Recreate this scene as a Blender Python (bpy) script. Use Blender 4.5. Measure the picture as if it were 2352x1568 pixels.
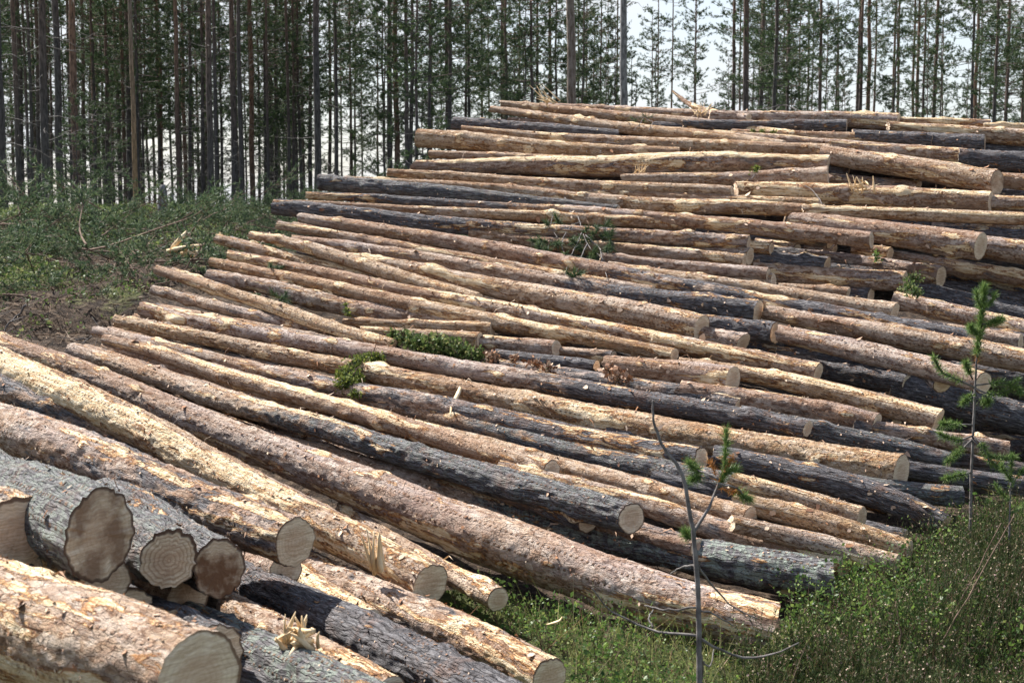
import bpy, math, random
import numpy as np
from mathutils import Vector, Matrix
for o in list(bpy.data.objects): bpy.data.objects.remove(o)
scene = bpy.context.scene
C = scene.collection
rng = np.random.default_rng(7)
random.seed(7)

# ---------------------------------------------------------------- camera, sky, sun, exposure
W0, H0, FPX = 2352.0, 1568.0, 3267.0          # tracing grid of the photograph and focal length on it
CAMZ = 2.3
PITCH = math.atan((784 - 470) / FPX)
cam_d = bpy.data.cameras.new('camera'); cam = bpy.data.objects.new('camera', cam_d); C.objects.link(cam)
cam.location = (0, 0, CAMZ); cam.rotation_euler = (math.pi / 2 - PITCH, 0, 0)
cam_d.lens = 50.0; cam_d.sensor_width = 36.0; cam_d.clip_start = 0.1; cam_d.clip_end = 1500
cam_d.dof.use_dof = True; cam_d.dof.focus_distance = 10.5; cam_d.dof.aperture_fstop = 6.3
scene.camera = cam
TO_SUN = Vector((-0.46, 0.46, 0.76)).normalized()
SUN_EL = math.asin(TO_SUN.z); SUN_AZ = math.atan2(TO_SUN.x, TO_SUN.y)
world = bpy.data.worlds.new('World'); scene.world = world; world.use_nodes = True
wn = world.node_tree; wn.nodes.clear()
sky = wn.nodes.new('ShaderNodeTexSky'); sky.sky_type = 'NISHITA'; sky.sun_disc = False
sky.sun_elevation = SUN_EL; sky.sun_rotation = SUN_AZ; sky.air_density = 1.0; sky.dust_density = 1.5
tc = wn.nodes.new('ShaderNodeTexCoord'); mp = wn.nodes.new('ShaderNodeMapping'); mp.inputs['Scale'].default_value = (1, 1, 2.6)
cl = wn.nodes.new('ShaderNodeTexNoise'); cl.inputs['Scale'].default_value = 5.5; cl.inputs['Detail'].default_value = 7; cl.inputs['Roughness'].default_value = .55
cr = wn.nodes.new('ShaderNodeValToRGB'); cr.color_ramp.elements[0].position = .40; cr.color_ramp.elements[1].position = .58
cr.color_ramp.elements[0].color = (.55, .55, .55, 1); cr.color_ramp.elements[1].color = (.97, .97, .97, 1)
mx = wn.nodes.new('ShaderNodeMix'); mx.data_type = 'RGBA'
mx.inputs['B'].default_value = (5.0, 5.2, 5.45, 1)
bg = wn.nodes.new('ShaderNodeBackground'); bg.inputs['Strength'].default_value = 0.08
wo = wn.nodes.new('ShaderNodeOutputWorld')
wl = wn.links.new
wl(tc.outputs['Generated'], mp.inputs['Vector']); wl(mp.outputs[0], cl.inputs['Vector']); wl(cl.outputs[0], cr.inputs[0])
sz_ = wn.nodes.new('ShaderNodeSeparateXYZ'); wl(tc.outputs['Generated'], sz_.inputs[0])
zr = wn.nodes.new('ShaderNodeMapRange'); wl(sz_.outputs[2], zr.inputs[0]); zr.inputs['From Min'].default_value = .18; zr.inputs['From Max'].default_value = .45; zr.inputs['To Min'].default_value = 1.0; zr.inputs['To Max'].default_value = .12
mm = wn.nodes.new('ShaderNodeMath'); mm.operation = 'MULTIPLY'; wl(cr.outputs[0], mm.inputs[0]); wl(zr.outputs[0], mm.inputs[1]); wl(mm.outputs[0], mx.inputs['Factor']); wl(sky.outputs[0], mx.inputs['A']); wl(mx.outputs['Result'], bg.inputs['Color']); wl(bg.outputs[0], wo.inputs[0])
sun_d = bpy.data.lights.new('sun', 'SUN'); sun_d.energy = 5.0; sun_d.angle = math.radians(0.6); sun_d.color = (1.0, 0.96, 0.90)
sun = bpy.data.objects.new('sun', sun_d); C.objects.link(sun)
sun.rotation_euler = TO_SUN.to_track_quat('Z', 'Y').to_euler()
scene.view_settings.view_transform = 'Standard'; scene.view_settings.look = 'None'
scene.view_settings.exposure = 1.25; scene.view_settings.gamma = 1.0; scene.view_settings.use_curve_mapping = False
scene.render.engine = 'CYCLES'

CR, SR = math.cos(PITCH), math.sin(PITCH)
def at(x, y, d):
    """point seen at (x, y) of the tracing grid, d metres deep along the view axis"""
    u = (x - W0 / 2) / FPX * d; v = (H0 / 2 - y) / FPX * d
    return np.array([u, d * CR + v * SR, CAMZ - d * SR + v * CR])
def proj(P):
    P = np.asarray(P, float); y = P[..., 1]; z = P[..., 2] - CAMZ
    d = y * CR - z * SR; v = y * SR + z * CR
    return W0 / 2 + P[..., 0] / d * FPX, H0 / 2 - v / d * FPX, d
def tps(pts, lam=0.0):
    pts = np.array(pts, float); P = pts[:, :2]; v = pts[:, 2]; n = len(P); s = P.std(0) + 1e-9; P = P / s
    def U(r2): return np.where(r2 > 1e-12, r2 * np.log(r2 + 1e-12), 0.0)
    r2 = ((P[:, None] - P[None]) ** 2).sum(-1)
    A = np.zeros((n + 3, n + 3)); A[:n, :n] = U(r2) + lam * np.eye(n); A[:n, n] = 1; A[:n, n + 1:] = P; A[n, :n] = 1; A[n + 1:, :n] = P.T
    w = np.linalg.solve(A, np.concatenate([v, [0, 0, 0]]))
    def f(x, y):
        x = np.asarray(x, float) / s[0]; y = np.asarray(y, float) / s[1]
        out = w[n] + w[n + 1] * x + w[n + 2] * y
        for i in range(n): out = out + w[i] * U((x - P[i, 0]) ** 2 + (y - P[i, 1]) ** 2)
        return out
    return f
DP = [(166,803,12.3),(262,735,12.8),(350,665,13.4),(486,600,14),(577,541,14.5),(630,477,15.3),(735,418,16),(890,398,16.6),(960,318,17.6),
 (1128,251,19),(1449,1189,8.4),(1268,1080,9.3),(1723,1186,8.7),(2070,1085,9.6),(1950,1300,8.2),(2180,1062,9.9),(2156,963,10.4),(1682,872,11.0),
 (1612,753,12.2),(1741,719,12.6),(2262,880,10.9),(2055,715,12.5),(2400,835,11.4),(2003,555,14.0),(2254,563,13.8),(1720,590,13.9),(2276,462,15),
 (1903,390,16),(2290,420,15.3),(2240,361,16.2),(2066,282,17.4),(2400,300,17.2),(1131,756,12.3),(1278,802,11.8),(800,850,11.6),(1500,250,18.3),(800,600,13.8)]
_D = tps([(x, y, 1 / d) for x, y, d in DP], 0.01)
def depth(x, y): return 1.0 / _D(x, y)
GP = [(1,7,-2.27),(3,7,-2.4),(3,10,-2.3),(-4,12.3,-1.38),(-2.2,15,-1.2),(-6,18,-.75),(-1,18,-.9),(-8,30,-.2),(0,35,-.1),(8,35,-.3),(-2,5,-2.3),(-5,8,-1.7),
 (12,12,-2.2),(20,40,-.3),(-20,35,-.1),(-20,15,-.6),(0,50,-.3),(-30,60,-.6),(30,60,-.8),(0,70,-1.6),(0,0,-2.4),(8,0,-2.5),(-10,0,-1.9)]
_G = tps(GP, 0.02)
def vnoise(P, seed=0):
    """value noise in numpy, P (N,3)"""
    P = np.asarray(P, float); I = np.floor(P).astype(np.int64); f = P - I; f = f * f * (3 - 2 * f)
    def h(a, b, c):
        n = (a * 374761393 + b * 668265263 + c * 2147483647 + seed * 1274126177) & 0xffffffff
        n = ((n ^ (n >> 13)) * 1274126177) & 0xffffffff; n = (n ^ (n >> 16)) & 0xffff
        return n / 65535.0 * 2 - 1
    x, y, z = I[:, 0], I[:, 1], I[:, 2]; out = 0
    for dx in (0, 1):
        wx = f[:, 0] if dx else 1 - f[:, 0]
        for dy in (0, 1):
            wy = f[:, 1] if dy else 1 - f[:, 1]
            for dz in (0, 1):
                wz = f[:, 2] if dz else 1 - f[:, 2]
                out = out + h(x + dx, y + dy, z + dz) * wx * wy * wz
    return out
def soilmask(X, Y):
    X = np.asarray(X, float); Y = np.asarray(Y, float); P = np.stack([X.ravel(), Y.ravel(), 0 * X.ravel()], 1)
    n = (vnoise(P * .9, 31) * .7 + vnoise(P * 3.1, 32) * .35).reshape(X.shape)
    a = 1 - np.abs(X + 4.7 - .12 * (Y - 15)) / 1.5; b = np.clip((21.5 - Y) / 4, 0, 1); c = np.clip((15.2 - Y) / 1.5, 0, 1)
    return np.clip((np.maximum(a * b, c * .9) + n * .7) * 1.8, 0, 1) * (Y > 9.5) * (X < 1)
def ground_z(X, Y):
    X = np.asarray(X, float); Y = np.asarray(Y, float)
    Yc = np.clip(Y, -4, 72); Xc = np.clip(X, -32, 32)
    z = _G(Xc, Yc) + CAMZ
    z = z - np.maximum(Y - 62, 0) * .045; sf = soilmask(X, Y)
    P = np.stack([X.ravel(), Y.ravel(), 0 * X.ravel()], 1)
    n = (vnoise(P * 1.3, 3) * .06 + vnoise(P * 3.9, 4) * .03 + vnoise(P * 9, 5) * .012).reshape(X.shape)
    fl = np.exp(-((X + 6) / 5) ** 2 - ((Y - 15) / 6) ** 2)      # churned soil on the left
    n = n * (1 + 1.6 * fl) + sf * (vnoise(P * 5.5, 41) * .045 + vnoise(P * 14, 42) * .03 + np.maximum(vnoise(P * 2.2, 43), 0) * .10).reshape(X.shape)
    return z + n

# ---------------------------------------------------------------- mesh helpers
def mesh_np(name, V, quads=None, tris=None, qm=None, tm=None, mats=(), attrs=None, smooth=True):
    me = bpy.data.meshes.new(name); V = np.asarray(V, np.float32)
    nq = 0 if quads is None else len(quads); nt = 0 if tris is None else len(tris)
    me.vertices.add(len(V)); me.vertices.foreach_set('co', V.ravel())
    li = []; st = []; to = []
    if nq: li.append(np.asarray(quads, np.int32).ravel()); st.append(np.arange(nq) * 4); to.append(np.full(nq, 4))
    if nt: li.append(np.asarray(tris, np.int32).ravel()); st.append(nq * 4 + np.arange(nt) * 3); to.append(np.full(nt, 3))
    li = np.concatenate(li); me.loops.add(len(li)); me.loops.foreach_set('vertex_index', li)
    me.polygons.add(nq + nt); me.polygons.foreach_set('loop_start', np.concatenate(st).astype(np.int32)); me.polygons.foreach_set('loop_total', np.concatenate(to).astype(np.int32))
    mi = []
    if nq: mi.append(np.zeros(nq, np.int32) if qm is None else np.asarray(qm, np.int32))
    if nt: mi.append(np.zeros(nt, np.int32) if tm is None else np.asarray(tm, np.int32))
    me.polygons.foreach_set('material_index', np.concatenate(mi))
    me.polygons.foreach_set('use_smooth', np.full(nq + nt, smooth, bool))
    for m in mats: me.materials.append(m)
    for k, a in (attrs or {}).items():
        a = np.asarray(a, np.float32)
        if a.shape[1] == 3: at_ = me.attributes.new(k, 'FLOAT_VECTOR', 'POINT'); at_.data.foreach_set('vector', a.ravel())
        else: at_ = me.attributes.new(k, 'FLOAT_COLOR', 'POINT'); at_.data.foreach_set('color', a.ravel())
    me.update(calc_edges=True); me.validate()
    return me
def obj(name, me, parent=None):
    o = bpy.data.objects.new(name, me); C.objects.link(o)
    if parent is not None: o.parent = parent
    return o
def tag(o, label=None, cat=None, group=None, kind=None):
    if label: o['label'] = label
    if cat: o['category'] = cat
    if group: o['group'] = group
    if kind: o['kind'] = kind
    return o
def empty(name, loc=(0, 0, 0)):
    o = bpy.data.objects.new(name, None); C.objects.link(o); o.location = loc; o.empty_display_size = .2; return o
class Geo:
    """collects vertices and faces as numpy blocks"""
    def __init__(s): s.V = []; s.Q = []; s.T = []; s.QM = []; s.TM = []; s.n = 0
    def add(s, V, Q=None, T=None, m=0):
        V = np.asarray(V, float).reshape(-1, 3); s.V.append(V)
        if Q is not None and len(Q): s.Q.append(np.asarray(Q) + s.n); s.QM.append(np.full(len(Q), m))
        if T is not None and len(T): s.T.append(np.asarray(T) + s.n); s.TM.append(np.full(len(T), m))
        s.n += len(V)
    def arrays(s):
        V = np.concatenate(s.V); Q = np.concatenate(s.Q) if s.Q else None; T = np.concatenate(s.T) if s.T else None
        return V, Q, T, (np.concatenate(s.QM) if s.Q else None), (np.concatenate(s.TM) if s.T else None)
    def mesh(s, name, mats, smooth=True):
        V, Q, T, qm, tm = s.arrays(); return mesh_np(name, V, Q, T, qm, tm, mats, smooth=smooth)
def frame_along(P):
    T = np.gradient(P, axis=0); T /= np.linalg.norm(T, axis=1)[:, None] + 1e-9
    up = np.array([0, 0, 1.0]) if abs(T[:, 2]).mean() < .8 else np.array([1.0, 0, 0])
    A = np.cross(T, up); A /= np.linalg.norm(A, axis=1)[:, None] + 1e-9
    B = np.cross(A, T); return T, A, B
def tube(g, P, R, n=6, m=0, cap=True):
    P = np.asarray(P, float); R = np.broadcast_to(np.asarray(R, float), (len(P),)); T, A, B = frame_along(P)
    th = np.arange(n) / n * 2 * np.pi
    V = P[:, None] + R[:, None, None] * (A[:, None] * np.cos(th)[None, :, None] + B[:, None] * np.sin(th)[None, :, None])
    i = np.arange(len(P) - 1)[:, None]; j = np.arange(n)[None]; k = (j + 1) % n
    Q = np.stack([i * n + j, i * n + k, (i + 1) * n + k, (i + 1) * n + j], -1).reshape(-1, 4)
    VV = V.reshape(-1, 3); Tt = None
    if cap:
        VV = np.concatenate([VV, P[:1], P[-1:]]); a = len(P) * n; jj = np.arange(n); kk = (jj + 1) % n
        Tt = np.concatenate([np.stack([np.full(n, a), kk, jj], 1), np.stack([np.full(n, a + 1), (len(P) - 1) * n + jj, (len(P) - 1) * n + kk], 1)])
    g.add(VV, Q, Tt, m)
def curve(pts, n=12):
    pts = np.array(pts, float)
    if len(pts) == 2: t = np.linspace(0, 1, n)[:, None]; return pts[0] * (1 - t) + pts[1] * t
    Pp = np.concatenate([[2 * pts[0] - pts[1]], pts, [2 * pts[-1] - pts[-2]]]); out = []
    s = np.linspace(0, len(pts) - 1, n)
    for q in s:
        i = min(int(q), len(pts) - 2); t = q - i; p0, p1, p2, p3 = Pp[i:i + 4]
        out.append(.5 * (2 * p1 + (p2 - p0) * t + (2 * p0 - 5 * p1 + 4 * p2 - p3) * t * t + (3 * p1 - p0 - 3 * p2 + p3) * t ** 3))
    return np.array(out)
def unit(v): return v / (np.linalg.norm(v, axis=-1, keepdims=True) + 1e-9)
def blades(P, Dr, L, Wd, bend=0.0):
    """needle-like triangles: base P (N,3), direction Dr, length L, width Wd"""
    N = len(P); S = unit(np.cross(Dr, rng.normal(size=(N, 3)))); L = np.broadcast_to(L, (N,))[:, None]; Wd = np.broadcast_to(Wd, (N,))[:, None]
    V = np.stack([P - S * Wd / 2, P + S * Wd / 2, P + Dr * L + np.array([0, 0, -1]) * bend * L], 1).reshape(-1, 3)
    return V, np.arange(3 * N).reshape(-1, 3)
def leaves(P, size, up=.5, asp=.6):
    N = len(P); a = unit(rng.normal(size=(N, 3)) + np.array([0, 0, .2])); nrm = unit(rng.normal(size=(N, 3)) * (1 - up) + np.array([0, 0, 1]) * up)
    b = unit(np.cross(nrm, a)); s = np.broadcast_to(size, (N,))[:, None]
    V = np.stack([P, P + a * s * .5 + b * s * asp * .5, P + a * s, P + a * s * .5 - b * s * asp * .5], 1).reshape(-1, 3)
    return V, np.arange(4 * N).reshape(-1, 4)

# ---------------------------------------------------------------- materials
class NT:
    def __init__(s, name):
        s.m = bpy.data.materials.new(name); s.m.use_nodes = True; s.t = s.m.node_tree; s.t.nodes.clear()
        s.out = s.t.nodes.new('ShaderNodeOutputMaterial'); s.b = s.t.nodes.new('ShaderNodeBsdfPrincipled'); s.L(s.b.outputs[0], s.out.inputs[0])
        s.b.inputs['Specular IOR Level'].default_value = .25
    def L(s, a, b): s.t.links.new(a, b)
    def put(s, sock, v):
        if hasattr(v, 'is_linked') or isinstance(v, bpy.types.NodeSocket): s.L(v, sock)
        else: sock.default_value = v
    def node(s, ty, **k):
        n = s.t.nodes.new(ty)
        for a, b in k.items(): setattr(n, a, b)
        return n
    def attr(s, name): n = s.node('ShaderNodeAttribute', attribute_name=name); return n
    def math(s, op, a, b=0.0, clamp=False):
        n = s.node('ShaderNodeMath', operation=op, use_clamp=clamp); s.put(n.inputs[0], a); s.put(n.inputs[1], b); return n.outputs[0]
    def mapv(s, v, scale, loc=(0, 0, 0)):
        n = s.node('ShaderNodeMapping'); s.L(v, n.inputs[0]); n.inputs['Scale'].default_value = scale; n.inputs['Location'].default_value = loc; return n.outputs[0]
    def noise(s, v, sc, det=4, ro=.55, dist=0.0):
        n = s.node('ShaderNodeTexNoise'); s.L(v, n.inputs['Vector']); n.inputs['Scale'].default_value = sc; n.inputs['Detail'].default_value = det
        n.inputs['Roughness'].default_value = ro; n.inputs['Distortion'].default_value = dist; return n.outputs[0]
    def voro(s, v, sc, feat='F1', rnd=1.0):
        n = s.node('ShaderNodeTexVoronoi', feature=feat); s.L(v, n.inputs['Vector']); n.inputs['Scale'].default_value = sc; n.inputs['Randomness'].default_value = rnd
        return n
    def ramp(s, f, *stops):
        n = s.node('ShaderNodeValToRGB'); s.put(n.inputs[0], f); e = n.color_ramp.elements
        while len(e) < len(stops): e.new(.5)
        for el, (p, c) in zip(e, stops):
            el.position = p; c = (c, c, c) if isinstance(c, (int, float)) else c; el.color = (*c, 1)
        return n.outputs[0]
    def mix(s, f, a, b, mode='MIX'):
        n = s.node('ShaderNodeMix', data_type='RGBA', blend_type=mode); s.put(n.inputs[0], f)
        for sk, v in ((n.inputs[6], a), (n.inputs[7], b)):
            if isinstance(v, tuple): sk.default_value = (*v, 1)
            else: s.L(v, sk)
        return n.outputs[2]
    def bump(s, h, st=.5, d=.01, nrm=None):
        n = s.node('ShaderNodeBump'); s.L(h, n.inputs['Height']); n.inputs['Strength'].default_value = st; n.inputs['Distance'].default_value = d
        if nrm is not None: s.L(nrm, n.inputs['Normal'])
        return n.outputs[0]
    def done(s, col=None, rough=.85, nrm=None):
        if col is not None: s.put(s.b.inputs['Base Color'], (*col, 1) if isinstance(col, tuple) else col)
        s.put(s.b.inputs['Roughness'], rough)
        if nrm is not None: s.L(nrm, s.b.inputs['Normal'])
        return s.m

def make_bark():
    t = NT('pine_bark'); lc = t.attr('lc').outputs['Vector']; pa = t.attr('par'); sep = t.node('ShaderNodeSeparateColor'); t.L(pa.outputs['Color'], sep.inputs[0])
    dark, peel, tone, lich = sep.outputs[0], sep.outputs[1], sep.outputs[2], pa.outputs['Alpha']
    wob = t.node('ShaderNodeMix', data_type='VECTOR'); wob.inputs[0].default_value = .035
    nz = t.node('ShaderNodeTexNoise'); t.L(lc, nz.inputs['Vector']); nz.inputs['Scale'].default_value = 9; nz.inputs['Detail'].default_value = 4
    t.L(lc, wob.inputs[4]); t.L(nz.outputs[1], wob.inputs[5]); v = wob.outputs[1]
    # thin flaky bark of the upper stem
    big = t.noise(t.mapv(v, (1.2, 5, 5)), 1.6, 5, .6)
    mid = t.noise(t.mapv(v, (8, 20, 20)), 1.5, 5, .65)
    fine = t.noise(t.mapv(v, (30, 75, 75)), 1.6, 4, .7)
    pink = t.ramp(mid, (.33, (.07, .032, .020)), (.44, (.24, .145, .10)), (.56, (.47, .345, .265)), (.70, (.43, .365, .335)))
    gold = t.ramp(mid, (.33, (.10, .045, .018)), (.44, (.31, .175, .08)), (.56, (.50, .34, .19)), (.70, (.44, .34, .24)))
    thin = t.mix(tone, pink, gold)
    thin = t.mix(t.ramp(big, (.48, 0.0), (.58, .7)), thin, t.mix(tone, (.40, .33, .31), (.52, .38, .25)))
    vo = t.voro(t.mapv(v, (13, 36, 36)), 1.25, 'DISTANCE_TO_EDGE'); ed = t.ramp(vo.outputs['Distance'], (.0, 1.0), (.085, 0.0))
    edb = t.math('MULTIPLY', ed, t.ramp(t.noise(v, 14, 3), (.40, .1), (.56, 1.0)))
    vc = t.voro(t.mapv(v, (15, 34, 34)), 1.0); c1 = t.node('ShaderNodeSeparateColor'); t.L(vc.outputs['Color'], c1.inputs[0])
    vc2 = t.voro(t.mapv(v, (34, 80, 80)), 1.0); c2 = t.node('ShaderNodeSeparateColor'); t.L(vc2.outputs['Color'], c2.inputs[0])
    thin = t.mix(t.ramp(c1.outputs[0], (.0, .55), (.35, 0.0)), thin, t.mix(tone, (.20, .13, .105), (.26, .16, .085))); thin = t.mix(t.ramp(c1.outputs[1], (.6, 0.0), (1.0, .6)), thin, t.mix(tone, (.67, .57, .49), (.67, .54, .39)))
    thin = t.mix(t.ramp(c2.outputs[0], (.0, .5), (.2, 0.0)), thin, (.15, .085, .055)); thin = t.mix(t.ramp(c2.outputs[1], (.75, 0.0), (1.0, .4)), thin, (.66, .56, .48))
    lowf = t.noise(t.mapv(v, (.7, 3, 3)), 1.3, 3, .5); thin = t.mix(t.ramp(lowf, (.40, .45), (.50, 0.0)), thin, t.mix(mid, (.17, .075, .035), (.36, .19, .10)))
    thin = t.mix(t.math('MULTIPLY', edb, .28), thin, (.11, .055, .03))
    sp = t.ramp(fine, (.30, 1.0), (.42, 0.0)); thin = t.mix(t.math('MULTIPLY', sp, .45), thin, (.15, .07, .035))
    sp2 = t.ramp(fine, (.62, 0.0), (.70, 1.0)); thin = t.mix(t.math('MULTIPLY', sp2, .55), thin, (.72, .56, .40))
    # thick furrowed bark of the butt
    vd = t.voro(t.mapv(v, (5.5, 60, 60)), 1.0, 'DISTANCE_TO_EDGE'); cr_ = t.ramp(t.math('ADD', vd.outputs['Distance'], t.math('MULTIPLY', t.noise(t.mapv(v, (12, 40, 40)), 1.5, 4, .7), .22)), (.06, 0.0), (.24, 1.0))
    dn = t.noise(t.mapv(v, (8, 38, 38)), 1.6, 7, .72)
    dk = t.ramp(dn, (.32, (.05, .042, .042)), (.47, (.135, .125, .13)), (.60, (.24, .232, .238)), (.74, (.41, .395, .395)))
    dk = t.mix(t.math('MULTIPLY', t.ramp(t.noise(v, 7, 3), (.55, 0.0), (.68, 1.0)), .5), dk, (.22, .12, .08))
    dk = t.mix(t.math('MULTIPLY', t.math('SUBTRACT', 1.0, cr_), .7), dk, (.03, .024, .022))
    ln = t.math('MULTIPLY', t.ramp(t.noise(v, 26, 5, .7), (.46, 0.0), (.58, 1.0)), lich)
    dk = t.mix(ln, dk, (.30, .34, .29))
    m = t.math('ADD', dark, t.math('MULTIPLY', t.math('SUBTRACT', t.noise(t.mapv(v, (4, 12, 12)), 1.3, 5, .6), .5), 1.9))
    m = t.ramp(m, (.40, 0.0), (.62, 1.0))
    col = t.mix(m, thin, dk)
    # stripped patches: orange inner bark round cream wood
    pn = t.noise(t.mapv(v, (1.6, 11, 11)), 1.15, 7, .66, .5)
    q = t.math('ADD', pn, t.math('MULTIPLY', peel, .26))
    om = t.ramp(q, (.655, 0.0), (.68, 1.0)); wm = t.ramp(q, (.69, 0.0), (.715, 1.0))
    wood = t.ramp(t.noise(t.mapv(v, (5, 60, 60)), 1.4, 5, .65), (.33, (.46, .26, .11)), (.5, (.74, .56, .34)), (.66, (.88, .77, .58)))
    orange = t.ramp(t.noise(v, 40, 4, .7), (.38, (.16, .055, .02)), (.52, (.42, .19, .065)), (.66, (.60, .36, .16)))
    col = t.mix(om, col, orange); col = t.mix(wm, col, wood)
    # rows of small dents pressed by the harvester's feed rollers
    sx = t.node('ShaderNodeSeparateXYZ'); t.L(lc, sx.inputs[0])
    ang = t.math('ARCTAN2', sx.outputs[2], sx.outputs[1])
    da = t.math('ABSOLUTE', t.math('SUBTRACT', t.math('FRACT', t.math('MULTIPLY', ang, 1.75)), .5))
    du = t.math('ABSOLUTE', t.math('SUBTRACT', t.math('FRACT', t.math('MULTIPLY', sx.outputs[0], 27.0)), .5))
    dent = t.math('MULTIPLY', t.ramp(da, (.05, 1.0), (.11, 0.0)), t.ramp(du, (.14, 1.0), (.26, 0.0)))
    dent = t.math('MULTIPLY', dent, t.ramp(t.noise(t.mapv(v, (1.5, 5, 5)), 1.3, 2), (.46, 0.0), (.54, 1.0)))
    col = t.mix(t.math('MULTIPLY', dent, .75), col, (.20, .10, .05))
    h1 = t.math('ADD', t.math('ADD', t.math('MULTIPLY', mid, 1.1), t.math('MULTIPLY', c1.outputs[0], .18)), t.math('ADD', t.math('MULTIPLY', edb, -.3), t.math('MULTIPLY', fine, .55)))
    h2 = t.math('ADD', t.math('MULTIPLY', cr_, .9), t.math('MULTIPLY', dn, 1.6))
    hm = t.node('ShaderNodeMix', data_type='FLOAT'); t.L(m, hm.inputs[0]); t.L(h1, hm.inputs[2]); t.L(h2, hm.inputs[3])
    h = t.math('SUBTRACT', hm.outputs[0], t.math('MULTIPLY', om, .45)); h = t.math('SUBTRACT', h, t.math('MULTIPLY', dent, .6))
    return t.done(col, .82, t.bump(h, 1.0, .02))
def make_sawn():
    t = NT('sawn_wood'); lc = t.attr('lc').outputs['Vector']; pa = t.attr('par'); sep = t.node('ShaderNodeSeparateColor'); t.L(pa.outputs['Color'], sep.inputs[0])
    sx = t.node('ShaderNodeSeparateXYZ'); t.L(lc, sx.inputs[0])
    cx = t.node('ShaderNodeCombineXYZ'); t.L(sx.outputs[1], cx.inputs[1]); t.L(sx.outputs[2], cx.inputs[2])
    ln = t.node('ShaderNodeVectorMath', operation='LENGTH'); t.L(cx.outputs[0], ln.inputs[0]); r = ln.outputs['Value']
    rr = t.math('ADD', r, t.math('MULTIPLY', t.noise(lc, 9, 2), .02))
    rings = t.ramp(t.math('FRACT', t.math('MULTIPLY', rr, 55.0)), (.0, .4), (.6, .0), (.97, 1.0))
    saw = t.noise(t.mapv(t.mapv(lc, (1, 1, 1)), (1, 10, 130)), 1.2, 6, .75)
    base = t.ramp(saw, (.34, (.46, .33, .22)), (.5, (.70, .55, .39)), (.64, (.88, .76, .59)))
    base = t.mix(t.math('MULTIPLY', rings, t.math('ADD', .22, t.math('MULTIPLY', pa.outputs['Alpha'], .6))), base, (.30, .17, .095))
    heart = t.ramp(t.math('DIVIDE', r, sep.outputs[2]), (.45, .35), (.70, 0.0)); base = t.mix(heart, base, (.44, .25, .15))
    st = t.math('MULTIPLY', t.ramp(t.noise(lc, 9, 4), (.42, .2), (.6, 1.0)), sep.outputs[0]); base = t.mix(st, base, (.17, .085, .045))
    rim = t.ramp(t.math('ADD', t.math('DIVIDE', r, sep.outputs[2]), t.math('MULTIPLY', t.math('SUBTRACT', t.noise(lc, 30, 3), .5), .12)), (.94, 0.0), (.985, .85)); base = t.mix(rim, base, (.13, .06, .03)); thick = t.math('MULTIPLY', t.ramp(t.math('ADD', t.math('DIVIDE', r, sep.outputs[2]), t.math('MULTIPLY', t.math('SUBTRACT', t.noise(lc, 22, 3), .5), .10)), (.905, 0.0), (.94, .8)), sep.outputs[1]); base = t.mix(thick, base, (.06, .032, .022))
    return t.done(base, .8, t.bump(t.math('ADD', saw, rings), .5, .002))
def island(name, stops, rough=.8, transl=0.0, noise_sc=None):
    t = NT(name); g = t.node('ShaderNodeNewGeometry'); col = t.ramp(g.outputs['Random Per Island'], *stops)
    if noise_sc:
        tcn = t.node('ShaderNodeTexCoord'); n = t.noise(tcn.outputs['Object'], noise_sc, 2); col = t.mix(t.ramp(n, (.35, 0.0), (.65, .75)), col, t.ramp(g.outputs['Random Per Island'], *[(p, tuple(min(1, c * 1.5) for c in cc)) for p, cc in stops]))
    t.done(col, rough)
    if transl:
        tr = t.node('ShaderNodeBsdfTranslucent'); t.L(col, tr.inputs[0]); ms = t.node('ShaderNodeMixShader'); ms.inputs[0].default_value = transl
        t.L(t.b.outputs[0], ms.inputs[1]); t.L(tr.outputs[0], ms.inputs[2]); t.L(ms.outputs[0], t.out.inputs[0])
    return t.m
def simple(name, c1, c2, sc=8, rough=.85, bump=.4, st=(1, 1, 1), bd=.01):
    t = NT(name); tcn = t.node('ShaderNodeTexCoord'); v = t.mapv(tcn.outputs['Object'], st); n = t.noise(v, sc, 5, .65)
    return t.done(t.ramp(n, (.35, c1), (.65, c2)), rough, t.bump(n, bump, bd))
M = {}
M['bark'] = make_bark(); M['sawn'] = make_sawn()
M['flake'] = island('bark_flake', [(0, (.10, .045, .025)), (.3, (.28, .13, .06)), (.55, (.38, .24, .16)), (.8, (.50, .38, .29)), (1, (.66, .50, .34))])
M['splinter'] = simple('splintered_wood', (.55, .36, .17), (.84, .70, .48), 14, st=(1, 1, .25))
M['twig'] = simple('grey_twig', (.08, .07, .065), (.22, .20, .19), 18)
M['twig_red'] = simple('brown_twig', (.09, .055, .04), (.22, .15, .11), 18)
M['needle'] = island('pine_needles', [(0, (.028, .052, .030)), (.5, (.055, .09, .042)), (1, (.11, .15, .055))], .6, .3)
M['needle_cut'] = island('cut_branch_needles', [(0, (.035, .065, .035)), (.5, (.075, .12, .06)), (1, (.16, .20, .09))], .6, .3)
M['needle_near'] = island('young_pine_needles', [(0, (.06, .12, .035)), (.5, (.12, .20, .055)), (1, (.24, .31, .09))], .5, .3)
M['needle_rust'] = island('dead_pine_needles', [(0, (.30, .12, .03)), (1, (.48, .22, .06))], .6, .25)
M['moss'] = island('moss_leaves', [(0, (.05, .08, .015)), (.5, (.12, .155, .025)), (1, (.26, .28, .06))], .7, .35)
M['leaf'] = island('bilberry_leaves', [(0, (.035, .075, .02)), (.5, (.075, .14, .03)), (.85, (.16, .24, .05)), (1, (.28, .32, .10))], .45, .4)
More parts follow.
